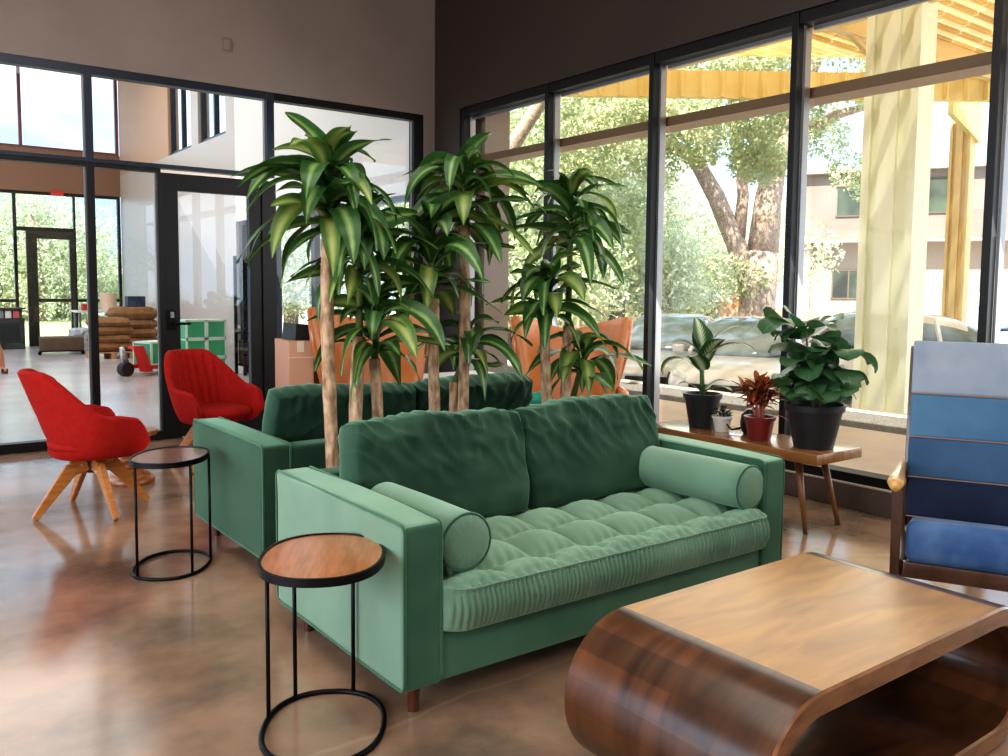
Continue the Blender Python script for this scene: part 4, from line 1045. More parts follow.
for lab, x, y in (('green carton on the forks of the red pallet jack, nearest its body', 3.61, 13.39), ('green carton at the tip of the red pallet jack forks', 4.10, 13.57)):
    green_box(lab, (x, y, 0.147), math.radians(20), 0.62 if x < 4 else 0.36, 0.44, 0.33)
# rack by the side window
t = thing('equipment_rack', 'black upright metal rack standing by the far side window behind the door glass', 'rack', (4.60, 12.55, 0))
bm = BM()
for x in (-0.10, 0.06):
    for y in (-0.2, 0.16): box(bm, (x, y, 0), (x + 0.04, y + 0.04, 1.75))
obj('uprights', bm, black_metal, t)
for z in (0.12, 0.6, 1.1, 1.66):
    bm = BM(); box(bm, (-0.06, -0.16, z), (0.06, 0.16, z + 0.04)); obj('shelf', bm, black_metal, t)
bm = BM(); box(bm, (-0.055, -0.15, 0.161), (0.055, 0.15, 0.5), 0.01); o = obj('black_case', bm, mat('case2', (40, 46, 46), 0.4)); o.location = (4.60, 12.55, 0); tag(o, 'dark case on the lowest shelf of the black rack', 'case')
# brown padded bench / trunk on castors
t = thing('wheeled_trunk', 'long brown fabric trunk on small castors standing near the far door', 'trunk', (3.05, 17.95, 0), -0.15)
bm = BM(); box(bm, (-0.37, -0.22, 0.07), (0.37, 0.22, 0.33), 0.03, 3); obj('case', bm, mat('trunk_brown', (104, 82, 60), 0.7, col2=(92, 72, 54), nscale=8), t, auto=40)
bm = BM(); box(bm, (-0.37, -0.225, 0.06), (0.37, 0.225, 0.075)); obj('base_rim', bm, black_metal, t)
for x in (-0.36, 0.36):
    for y in (-0.18, 0.18):
        bm = BM(); tube(bm, [(x - 0.0, y - 0.015, 0.032), (x, y + 0.015, 0.032)], 0.032, 14); obj('castor', bm, black_metal, t)
# black display bin with packets
t = thing('display_bin', 'black square display bin at the left edge by the far windows', 'display stand', (2.30, 20.0, 0))
bm = BM(); box(bm, (-0.4, -0.25, 0.0), (0.4, 0.25, 0.62), 0.01); obj('bin', bm, mat('bin_black', (40, 42, 40), 0.5), t)
bm = BM(); box(bm, (-0.42, -0.27, 0.80), (0.42, 0.27, 0.83)); box(bm, (-0.42, 0.24, 0.62), (0.42, 0.27, 0.8)); obj('top_shelf', bm, mat('bin_brown', (60, 48, 40), 0.5), t)
pk = [mat('packet_white', (230, 228, 222), 0.5), mat('packet_pink', (206, 92, 104), 0.5), mat('packet_silver', (170, 172, 176), 0.3, 0.6)]
for k in range(5):
    o = obj('packet', (lambda b: (box(b, (-0.055, -0.03, 0), (0.055, 0.03, 0.15), 0.012), b)[-1])(BM()), pk[k % 3]); o.location = (2.0 + 0.14 * k, 19.82, 0.621)
    tag(o, 'small upright snack packet on the black display bin at the left edge', 'packet', 'packets on the display bin')
# round metal stand (fan) on the display bin
t = thing('pedestal_fan', 'black round caged fan standing on the display bin at the left edge', 'fan', (2.13, 20.1, 0.831))
bm = BM()
for rr in (0.24, 0.18, 0.12, 0.06): tube(bm, [(rr * math.cos(2 * PI * k / 28), 0, 0.36 + rr * math.sin(2 * PI * k / 28)) for k in range(28)], 0.009, 6, closed=True)
for k in range(12): a_ = k * PI / 6; tube(bm, [(0, 0, 0.36), (0.24 * math.cos(a_), 0, 0.36 + 0.24 * math.sin(a_))], 0.006, 5)
obj('cage', bm, black_metal, t)
bm = BM(); lathe(bm, [(0, 0), (0.14, 0), (0.14, 0.02), (0.02, 0.03), (0.02, 0.14), (0, 0.14)], 20); obj('base', bm, black_metal, t)
# white table with clutter near the far corner
t = thing('work_table', 'white work table by the far corner pillar piled with packing clutter', 'table', (4.05, 19.4, 0))
bm = BM(); box(bm, (-0.5, -0.3, 0.74), (0.45, 0.3, 0.78)); obj('tabletop', bm, wt, t)
for x in (-0.46, 0.4):
    for y in (-0.26, 0.24):
        bm = BM(); box(bm, (x, y, 0), (x + 0.04, y + 0.04, 0.74)); obj('leg', bm, alu, t)
o = obj('lamp_shade_roll', (lambda b: (lathe(b, [(0, 0), (0.16, 0), (0.16, 0.36), (0, 0.36)], 24), b)[-1])(BM()), mat('roll_cream', (226, 196, 170), 0.6)); o.name = 'paper_roll'; o.location = (4.20, 19.4, 0.781); tag(o, 'upright cream paper roll on the white work table', 'paper roll')
o = obj('blue_bin', (lambda b: (box(b, (-0.16, -0.12, 0), (0.16, 0.12, 0.2), 0.01), b)[-1])(BM()), mat('navy', (40, 52, 84), 0.5)); o.location = (4.30, 17.62, 0.892); tag(o, 'navy box on top of the fat brown sack', 'box')
o = obj('red_box', (lambda b: (box(b, (-0.1, -0.1, 0), (0.1, 0.1, 0.13), 0.01), b)[-1])(BM()), mat('red_card', (190, 52, 40), 0.5)); o.location = (3.78, 19.35, 0.781); tag(o, 'small red box on the white work table', 'box')
# wrapped parcels: plastic covered bundle beside the trunk
bm = BM(); pillow(bm, 0.4, 0.45, 0.3, edge=0.3, nu=24, nv=20, wr=0.03, seed=4); o = obj('plastic_bundle', bm, mat('clear_wrap', (190, 192, 196), 0.25), smooth=True); o.location = (3.50, 18.6, 0.0); tag(o, 'bundle wrapped in clear plastic on the floor behind the brown trunk', 'bundle')
# poster strips on the beige wall
for k, (y, z, h) in enumerate(((12.0, 2.3, 0.0),)): pass

# ------------------------------------------------------------ person at the left edge (mostly out of frame)
skin = mat('skin', (190, 130, 96), 0.5); cloth = mat('grey_shirt', (120, 124, 130), 0.8); shorts = mat('navy_shorts', (46, 50, 66), 0.8)
def skin_body(name, verts, edges, radii, m, parent=None, loc=(0, 0, 0)):
    bm = BM(); sk = bm.verts.layers.skin.verify(); vv = []
    for p, r in zip(verts, radii):
        v = bm.verts.new(p); v[sk].radius = r if isinstance(r, tuple) else (r, r); vv.append(v)
    vv[0][sk].use_root = True
    for a_, b_ in edges: bm.edges.new((vv[a_], vv[b_]))
    me = bpy.data.meshes.new(name); bm.to_mesh(me); bm.free(); me.materials.append(m)
    o = bpy.data.objects.new(name, me); C.objects.link(o)
    if parent: o.parent = parent
    o.location = loc
    s = o.modifiers.new('skin', 'SKIN'); s.use_smooth_shade = True
    u = o.modifiers.new('sub', 'SUBSURF'); u.levels = 2; u.render_levels = 2
    return o
V = [(0, 0, 0.95), (0, 0, 1.15), (0, -0.01, 1.35), (0, 0, 1.46), (0, 0, 1.52), (0, -0.02, 1.60), (0, -0.015, 1.72),
     (0.10, 0, 0.90), (0.155, 0.0, 0.70), (0.225, -0.01, 0.48), (0.285, 0.02, 0.32), (0.32, 0.01, 0.10), (0.33, -0.02, 0.045), (0.345, -0.15, 0.03),
     (-0.10, 0, 0.90), (-0.11, 0.0, 0.70), (-0.12, -0.01, 0.48), (-0.125, 0.02, 0.32), (-0.125, 0.01, 0.10), (-0.125, -0.02, 0.045), (-0.14, -0.15, 0.03),
     (0.17, 0, 1.40), (0.23, 0.0, 1.25), (0.26, 0.0, 1.10), (0.26, -0.06, 0.92), (0.26, -0.10, 0.84),
     (-0.17, 0, 1.40), (-0.23, 0.0, 1.25), (-0.26, 0.0, 1.10), (-0.26, -0.06, 0.92), (-0.26, -0.10, 0.84)]
Ed = [(0, 1), (1, 2), (2, 3), (3, 4), (4, 5), (5, 6), (0, 7), (7, 8), (8, 9), (9, 10), (10, 11), (11, 12), (12, 13), (0, 14), (14, 15), (15, 16), (16, 17), (17, 18), (18, 19), (19, 20), (2, 21), (21, 22), (22, 23), (23, 24), (24, 25), (2, 26), (26, 27), (27, 28), (28, 29), (29, 30)]
Rr = [(.15, .11), (.13, .10), (.16, .11), .07, .05, (.075, .09), (.065, .08), (.095, .095), .08, .058, .060, .036, .035, (.035, .025), (.095, .095), .08, .058, .060, .036, .035, (.035, .025), .055, .045, .038, .028, .03, .055, .045, .038, .028, .03]
pt = thing('person', 'person standing at the left edge of the far room, bare calf and dark sandal showing', 'person', (1.365, 14.6, 0.0), 0.0)
body = skin_body('body', V, Ed, Rr, skin, pt)
bm = BM(); lathe(bm, [(0.165, 0.93), (0.16, 1.10), (0.19, 1.30), (0.20, 1.40), (0.10, 1.47), (0.075, 1.48)], 32, sy=0.75); so = obj('shirt', bm, cloth, pt, smooth=True); sm_ = so.modifiers.new('th', 'SOLIDIFY'); sm_.thickness = 0.012
bm = BM()
for sx in (-1, 1): lathe(bm, [(0.105, 0.58), (0.11, 0.75), (0.125, 0.93), (0.12, 0.98)], 24, center=(0.115 if sx > 0 else -0.085, 0, 0))
so = obj('shorts', bm, shorts, pt, smooth=True)
bm = BM(); lathe(bm, [(0.09, 1.60), (0.098, 1.68), (0.085, 1.76), (0.04, 1.81), (0, 1.82)], 24, center=(0, 0.0, 0), sy=1.15); obj('hair', bm, mat('hair_brown', (52, 36, 28), 0.7), pt, smooth=True)
for sx in (-1, 1):
    bm = BM(); prism(bm, [(p[0] * 1.0 + (0.335 if sx > 0 else -0.128), p[1] - 0.07) for p in superell(0.045, 0.13, 24)], 0.0, 0.018, 'z'); xo = 0.335 if sx > 0 else -0.128; box(bm, (xo - 0.045, -0.12, 0.018), (xo + 0.045, -0.09, 0.062), 0.006); obj('sandal', bm, mat('sandal', (50, 28, 34), 0.5), pt)
# ------------------------------------------------------------ exterior
paving = mat('paving', (222, 206, 194), 0.8, col2=(210, 194, 182), nscale=2); gravel = mat('gravel', (120, 114, 108), 0.9, col2=(70, 66, 62), nscale=60, bump=0.6, bscale=60, lo=0.45, hi=0.55)
asphalt = mat('parking_concrete', (206, 198, 190), 0.8, col2=(190, 184, 176), nscale=0.6)
grass = mat('dry_grass', (196, 188, 140), 0.9, col2=(150, 160, 104), nscale=1.5)
bm = BM(); box(bm, (4.98, -12, -0.7), (8.0, 24, -0.06)); struct('ground_sidewalk', bm, paving)
bm = BM(); box(bm, (8.0, -12, -0.7), (9.15, 24, -0.07)); struct('ground_gravel', bm, gravel)
bm = BM(); box(bm, (9.15, -12, -0.7), (9.3, 24, -0.05), 0.01); struct('ground_kerb', bm, paving)
bm = BM(); box(bm, (9.3, -40, -0.8), (45, 60, -0.55)); struct('ground_parking', bm, asphalt)
bm = BM(); box(bm, (-40, 20.76, -0.4), (4.97, 60, -0.15)); box(bm, (4.97, 24, -0.8), (9.3, 60, -0.15)); box(bm, (45, -60, -0.9), (90, 90, -0.55)); box(bm, (-60, 60, -0.9), (45, 110, -0.5)); struct('ground_lawn', bm, grass)
bm = BM(); box(bm, (-60, -60, -0.4), (-5.13, 60, -0.15)); struct('ground_left', bm, asphalt)

# canopy: yellow ribbed deck on big steel columns
yel = mat('canopy_yellow', (238, 212, 146), 0.6, col2=(228, 196, 122), nscale=1.2)
yel_pale = mat('column_yellow', (255, 252, 222), 0.6); yel_o = mat('column_ochre', (228, 196, 140), 0.6)
def brick_yellow():
    m, nt, b = new_mat('canopy_soffit_brick')
    tc = nt.nodes.new('ShaderNodeTexCoord'); br = nt.nodes.new('ShaderNodeTexBrick')
    br.inputs['Color1'].default_value = lin((206, 168, 90)); br.inputs['Color2'].default_value = lin((232, 202, 132)); br.inputs['Mortar'].default_value = lin((250, 234, 186))
    br.inputs['Scale'].default_value = 1.0; br.inputs['Brick Width'].default_value = 0.75; br.inputs['Row Height'].default_value = 0.3; br.inputs['Mortar Size'].default_value = 0.03
    nt.links.new(tc.outputs['Object'], br.inputs[0]); nt.links.new(br.outputs[0], b.inputs['Base Color']); b.inputs['Roughness'].default_value = 0.7
    return m
deck_m = brick_yellow()
nt = deck_m.node_tree; br = [q for q in nt.nodes if q.type == 'TEX_BRICK'][0]; b = nt.nodes['Principled BSDF']
tl = nt.nodes.new('ShaderNodeBsdfTranslucent'); tp = nt.nodes.new('ShaderNodeBsdfTransparent'); m1 = nt.nodes.new('ShaderNodeMixShader'); m2 = nt.nodes.new('ShaderNodeMixShader')
m1.inputs[0].default_value = 0.35; m2.inputs[0].default_value = 0.25; tp.inputs[0].default_value = (1, 1, 1, 1)
nt.links.new(br.outputs[0], tl.inputs[0]); nt.links.new(b.outputs[0], m1.inputs[1]); nt.links.new(tl.outputs[0], m1.inputs[2]); nt.links.new(m1.outputs[0], m2.inputs[1]); nt.links.new(tp.outputs[0], m2.inputs[2])
nt.links.new(m2.outputs[0], nt.nodes['Material Output'].inputs[0])
cn = sroot('ceiling_canopy')
ZC = 5.0
poly = [(5.25, -10), (15.0, -10), (15.0, 7.6), (9.4, 12.1), (5.25, 15.2)]
poly = [(5.25, -10), (17.4, -10), (17.4, 6.3), (14.2, 8.6), (9.6, 11.9), (5.25, 15.4)]
bm = BM(); prism(bm, poly, ZC + 0.35, ZC + 0.42, 'z'); obj('deck', bm, deck_m, cn)
bm = BM()
y = -10
while y < 8.4:
    box(bm, (5.3, y, ZC + 0.30), (17.2 - max(0, y - 6.2) * 1.4, y + 0.10, ZC + 0.35)); y += 0.3
obj('deck_ribs', bm, deck_m, cn)
bm = BM()
for (x0, y0), (x1, y1) in (((17.4, -10), (17.4, 6.3)), ((17.4, 6.3), (14.2, 8.6)), ((14.2, 8.6), (9.6, 11.9)), ((9.6, 11.9), (5.25, 15.4))):
    bar(bm, (x0, y0, ZC - 0.14), (x1, y1, ZC - 0.14), 0.12, 0.46)
    n = int(math.hypot(x1 - x0, y1 - y0) / 0.35)
    for k in range(n): f = k / n; xx = x0 + (x1 - x0) * f; yy = y0 + (y1 - y0) * f; box(bm, (xx - 0.09, yy - 0.09, ZC - 0.36), (xx - 0.02, yy - 0.02, ZC + 0.09))
obj('fascia', bm, yel, cn)
bm = BM()
for yy in (-6, -2, 2, 5.0): bar(bm, (5.3, yy, ZC + 0.12), (17.3, yy, ZC + 0.12), 0.14, 0.34)
bar(bm, (5.3, 7.2, ZC + 0.12), (15.9, 7.2, ZC + 0.12), 0.14, 0.34)
for xx in (7.5, 10.9): bar(bm, (xx, -10, ZC + 0.08), (xx, 10.5, ZC + 0.08), 0.16, 0.30)
for yy in (2, 5, 7.2): bar(bm, (9.6, yy, ZC - 0.3), (10.9, yy, ZC + 0.2), 0.07); bar(bm, (12.2, yy, ZC - 0.3), (10.9, yy, ZC + 0.2), 0.07)
obj('beam', bm, yel_o, cn)
bm = BM(); tube(bm, [(6.2, -10, ZC + 0.05), (6.2, 12, ZC + 0.05)], 0.05, 10); tube(bm, [(8.6, -10, ZC + 0.02), (8.6, 10, ZC + 0.02)], 0.06, 10); obj('pipe', bm, mat('pipe_grey', (120, 112, 100), 0.5), cn, smooth=True)
def column(name, x, y, w, m, zt=5.0, rz=0.0):
    bm = BM(); M_ = T((x, y, 0), (0, 0, rz))
    box(bm, (-w / 2, -w / 2, -0.6), (w / 2, -w * 0.36, zt), 0, mtx=M_); box(bm, (-w / 2, w * 0.36, -0.6), (w / 2, w / 2, zt), 0, mtx=M_); box(bm, (-w * 0.36, -w * 0.36, -0.6), (w * 0.36, w * 0.36, zt), 0, mtx=M_)
    box(bm, (-w * 0.5, -w * 0.12, -0.6), (w * 0.5, w * 0.2, zt), 0, mtx=M_)
    return struct(name, bm, m)
column('column_1', 10.95, 6.12, 0.66, yel_pale, ZC + 0.3, math.radians(12))
column('column_2', 16.8, 8.10, 0.36, yel_o, ZC + 0.3, 0.2)
column('column_3', 13.9, -4, 0.5, yel_pale, ZC + 0.3)
bm = BM(); prism(bm, [(15.9, 4.5), (17.0, 4.1), (17.0, 4.9), (15.9, 5.2)], 7.86, 7.96, 'y'); struct('column_bracket', bm, yel)

bm = BM(); box(bm, (5.0, 7.02, -0.1), (5.3, 7.32, 4.2)); struct('column_4', bm, mat('pier_taupe', (150, 132, 118), 0.7))
# building across the lot
stucco = mat('stucco', (134, 119, 109), 0.8, col2=(120, 106, 97), nscale=0.6); stucco_d = mat('stucco_shade', (150, 134, 122), 0.8)
roofm = mat('roof_trim', (186, 172, 162), 0.7); dglass = mat('dark_window', (52, 52, 48), 0.3, spec=0.3, col2=(84, 92, 78), nscale=0.8)
bt = thing('building', 'beige two storey building with overhanging upper floor across the parking lot', 'building', (33.4, 22.9, 0), math.radians(-90 + 26))
# local x runs along the facade to the right in view, local -y faces the lot
L_ = 26
bm = BM(); box(bm, (-0.2, 0.9, -0.6), (L_, 9, 3.55)); obj('ground_floor', bm, stucco_d, bt)
bm = BM(); box(bm, (-0.4, 0.0, 3.5), (L_, 9, 6.35)); obj('upper_floor', bm, stucco, bt)
bm = BM(); box(bm, (-0.8, -0.4, 6.35), (L_, 9.5, 6.55)); obj('roof', bm, roofm, bt)
bm = BM(); box(bm, (-0.35, -0.05, 3.42), (L_, 0.9, 3.5)); box(bm, (0.0, 0.5, -0.6), (0.35, 0.85, 3.42)); obj('overhang_trim', bm, roofm, bt)
for x0, x1, z0, z1 in ((1.45, 3.3, 4.55, 5.75), (4.0, 5.65, 4.6, 5.95), (11, 13, 4.7, 5.9)):
    bm = BM(); box(bm, (x0, -0.04, z0), (x1, 0.02, z1)); w = obj('window', bm, dglass, bt)
    bm = BM(); box(bm, (x0 - .06, -0.06, z0 - .06), (x1 + .06, 0.0, z0)); box(bm, (x0 - .06, -0.06, z1), (x1 + .06, 0, z1 + .06)); box(bm, ((x0 + x1) / 2 - .03, -0.06, z0), ((x0 + x1) / 2 + .03, 0, z1)); obj('window_frame', bm, mat('wf', (96, 80, 66), 0.6), w)
for x0, x1, z0, z1 in ((1.27, 3.3, 1.02, 2.2), (10, 12, 1.3, 2.6)):
    bm = BM(); box(bm, (x0, 0.86, z0), (x1, 0.92, z1)); w = obj('window', bm, dglass, bt)
    bm = BM(); box(bm, (x0 - .06, 0.84, z0 - .06), (x1 + .06, 0.9, z0)); box(bm, (x0 - .06, 0.84, z1), (x1 + .06, 0.9, z1 + .06)); [box(bm, (x0 + (x1 - x0) * f - .03, 0.84, z0), (x0 + (x1 - x0) * f + .03, 0.9, z1)) for f in (0, .33, .66, 1)]; obj('window_frame', bm, mat('wf2', (96, 80, 66), 0.6), w)
bm = BM(); box(bm, (6.2, 0.84, -0.6), (8.6, 0.92, 1.3)); obj('garage_panel', bm, mat('panel_light', (228, 212, 200), 0.7), bt)
bm = BM(); box(bm, (6.5, 3, 6.55), (7.0, 3.5, 7.5)); obj('chimney', bm, stucco_d, bt)

# orange low building far back
ob = thing('small_house', 'low terracotta orange building far behind the parked cars and trees', 'building', (31.0, 29.5, 0), math.radians(-50))
bm = BM(); box(bm, (-6, 0, -0.6), (5, 4, 2.4)); obj('wall', bm, mat('terracotta', (214, 140, 92), 0.8), ob)
bm = BM(); prism(bm, [(-0.4, 2.6), (4.4, 2.6), (2, 3.6)], -6.2, 5.2, 'x'); obj('roof', bm, mat('terracotta_roof', (180, 104, 66), 0.8), ob)
for x in (-4, -1, 2): bm = BM(); box(bm, (x, -0.05, 0.8), (x + 1, 0.02, 2.0)); obj('window', bm, dglass, ob)
bm = BM(); box(bm, (-8, -3, -0.6), (7, -2.8, 0.55)); obj('low_wall', bm, mat('wall_low', (176, 140, 116), 0.9), ob)

# ------------------------------------------------------------ trees
leafA = mat('oak_leaves', (164, 170, 122), 0.8, col2=(206, 206, 168), nscale=0.8); leafB = mat('tree_leaves_hazy', (192, 196, 162), 0.8, col2=(222, 224, 200), nscale=0.6)  # leaf colours paled so that they hold the outdoor haze
leafC = mat('bush_leaves', (172, 180, 134), 0.8, col2=(210, 214, 176), nscale=1.0)
for lm in (leafA, leafB, leafC):
    nt = lm.node_tree; b = nt.nodes['Principled BSDF']; tr = nt.nodes.new('ShaderNodeBsdfTranslucent'); mx = nt.nodes.new('ShaderNodeMixShader'); mx.inputs[0].default_value = 0.4
    ramp = [n for n in nt.nodes if n.type == 'VALTORGB'][0]
    nt.links.new(ramp.outputs[0], tr.inputs[0]); nt.links.new(b.outputs[0], mx.inputs[1]); nt.links.new(tr.outputs[0], mx.inputs[2]); nt.links.new(mx.outputs[0], nt.nodes['Material Output'].inputs[0])
tbark = bark_mat('oak_bark', (128, 104, 88), (186, 162, 144))
def cloud(blobs, n, size, rnd, squash=0.8):
    bm = BM(); tot = sum(b[3] ** 2 for b in blobs)
    for cx, cy, cz, r in blobs:
        for _ in range(int(n * r * r / tot)):
            d = Vector((rnd.gauss(0, 1), rnd.gauss(0, 1), rnd.gauss(0, 1))).normalized() * r * rnd.uniform(0.55, 1.0)
            p = Vector((cx, cy, cz)) + Vector((d.x, d.y, d.z * squash))
            a = Vector((rnd.gauss(0, 1), rnd.gauss(0, 1), rnd.gauss(0, 1))).normalized(); b = a.orthogonal().normalized()
            b = b * math.cos(1.3 * _) + a.cross(b) * math.sin(1.3 * _)
            s = size * rnd.uniform(0.6, 1.3)
            bm.faces.new([bm.verts.new(p + a * s), bm.verts.new(p + b * s * 0.5), bm.verts.new(p - a * s), bm.verts.new(p - b * s * 0.5)])
    return bm
rnd = random.Random(31)
TX, TY = 18.3, 13.8
oakt = thing('oak_tree', 'large oak with forked trunk and spreading crown beyond the parked white car', 'tree', (TX, TY, -0.12))
# right-in-view direction is (0.8,-0.6)
def tv(r, u, d=0): return (0.80 * r + 0.6 * d, -0.60 * r + 0.8 * d, u)
bm = BM()
tube(bm, [tv(0, -0.45), tv(0.03, 0.9), tv(0.05, 1.6), tv(0.12, 2.4)], [0.56, 0.46, 0.46, 0.42], 16)
tube(bm, [tv(0.12, 2.2), tv(0.22, 3.6), tv(0.35, 4.6), tv(0.8, 6.0), tv(1.5, 7.5)], [0.40, 0.34, 0.30, 0.22, 0.10], 12)
tube(bm, [tv(-0.1, 1.5), tv(-0.55, 2.6), tv(-1.1, 3.8), tv(-1.7, 4.8), tv(-3.2, 5.4), tv(-4.6, 5.4)], [0.30, 0.25, 0.22, 0.19, 0.13, 0.08], 12)
tube(bm, [tv(-0.5, 2.6), tv(-0.4, 3.8), tv(-0.6, 5.2), tv(-0.9, 7.0)], [0.18, 0.15, 0.12, 0.07], 10)
tube(bm, [tv(0.35, 4.4), tv(0.0, 5.6), tv(-0.6, 7.2)], [0.2, 0.15, 0.08], 10)
tube(bm, [tv(0.5, 5.0), tv(1.8, 5.8), tv(3.2, 6.2)], [0.18, 0.12, 0.06], 10)
obj('trunk', bm, tbark, oakt, smooth=True)
bl = []
for _ in range(44):
    r_ = rnd.uniform(-4.8, 3.4); u_ = rnd.uniform(5.0, 9.5); d_ = rnd.uniform(-2.5, 2.5)
    if r_ > 1.5 and u_ < 6.0: u_ += 1.2
    bl.append((*tv(r_, u_, d_), rnd.uniform(0.6, 1.1)))
for r_, u_ in ((-3.6, 4.6), (-2.6, 4.4), (-4.6, 4.4), (-1.5, 5.0), (2.2, 4.4), (1.5, 5.2), (2.8, 4.0), (-0.3, 1.7), (-0.9, 1.9)): bl.append((*tv(r_, u_, -0.3), 0.65))
objn('foliage', cloud(bl, 42000, 0.065, rnd), leafA, oakt)
def bgtree(name, label, x, y, h, r, m, n=6000, seed=1, group=None, size=0.2):
    rn = random.Random(seed); t = thing(name, label, 'tree', (x, y, -0.2), 0, group)
    bm = BM(); tube(bm, [(0, 0, -0.38), (0.1, 0, h * 0.35), (0, 0.1, h * 0.7)], [0.3, 0.22, 0.1], 8); obj('trunk', bm, tbark, t, smooth=True)
    bl = [(rn.uniform(-r, r) * 0.75, rn.uniform(-r, r) * 0.75, rn.uniform(h * 0.22, h - r * 0.4), rn.uniform(0.35, 0.6) * r) for _ in range(16)]
    objn('foliage', cloud(bl, n, size, rn), m, t)
    return t
def at(px, depth, tilt=0):     # point on the ground in a given viewing direction, used to lay the row of trees out
    az = 0.6424 + math.atan((px - 504) / 864.6); d = depth / math.cos(math.atan((px - 504) / 864.6))
    return (d * math.sin(az), d * math.cos(az))
specs = [(505, 26, 8.5, 3.4, leafB), (560, 24, 6.2, 3.2, leafC), (615, 28, 8.5, 3.6, leafB), (662, 30, 4.6, 3.4, leafB), (712, 34, 5.0, 3.4, leafC), (728, 42, 5.6, 4.0, leafB), (470, 24, 9.5, 3.6, leafC), (585, 38, 11, 5.0, leafB), (800, 60, 11, 5, leafB), (640, 44, 6.4, 4.5, leafC)]
labs = ['pale leafy tree seen just right of the room corner', 'low pale green tree behind the rightmost tall plant', 'tall pale tree left of the second window mullion', 'pale green tree behind the left parked car', 'bushy tree in front of the terracotta building', 'pale tree behind the forked oak trunk', 'tall tree seen past the corner through the first window', 'tallest distant tree behind the middle window', 'distant tree above the beige building roof end', 'distant tree between the window mullion and the oak']
for i, ((px, dp, h, r, m), lb) in enumerate(zip(specs, labs)):
    x, y = at(px, dp); bgtree('leafy_tree', lb, x, y, h, r, m, 15000, 100 + i, 'trees beyond the parking lot', size=0.09)
for i, (px, dp, h) in enumerate([(35, 34, 6.0), (62, 38, 5.0), (-10, 36, 6.2), (110, 44, 3.4), (330, 26, 6.5), (375, 28, 7.0), (290, 30, 6.0)]):
    x, y = at(px, dp); bgtree('leafy_tree', ['tree behind the far glass door', 'tree right of the far glass door beyond the far room', 'tree at the far left edge outside', 'small tree outside by the far corner pillar', 'tree outside the right pane of the glass partition, behind the wing chair', 'tree outside right beside the black corner frame', 'tree outside behind the black door post'][i], x, y, h, 3.6, leafC if i % 2 else leafB, 14000, 300 + i, 'trees behind the far room', size=0.085)
# crown overhanging the upper panes on the left (second oak limb)
x, y = at(600, 17); t = thing('leafy_tree', 'tree whose high crown fills the top of the second and third windows', 'tree', (x, y, -0.12))
bm = BM(); tube(bm, [(-1.2, 3.0, -0.45), (-1.0, 2.6, 3.5), (-0.2, 1.4, 5.5), (0.4, 0.2, 6.5)], [0.22, 0.18, 0.14, 0.08], 10); obj('trunk', bm, tbark, t, smooth=True)
bl = [(*[a_ for a_ in tv(rnd.uniform(-2.2, 3.2), rnd.uniform(3.9, 6.4), rnd.uniform(-1, 1))], rnd.uniform(0.35, 0.7)) for _ in range(26)]
objn('foliage', cloud(bl, 14000, 0.06, rnd), leafA, t)
# agave-like plant outside
for i, (x, y, s_) in enumerate(((8.6, 10.6, 0.5), (8.6, 12.2, 0.4))):
    t = thing('agave', ['spiky pale green agave in the gravel outside the corner window', 'smaller agave farther along the gravel strip outside'][i], 'plant', (x, y, -0.07))
    bm = BM(); uvl = bm.loops.layers.uv.new('UVMap')
    for k in range(22): leaf(bm, uvl, (0, 0, 0.0), k * 2.4, 0.35 + 1.1 * k / 22, s_, 0.05, 0.3, nseg=5)
    objn('foliage', bm, leaf_mat('agave', (130, 156, 110), (180, 196, 150)), t)

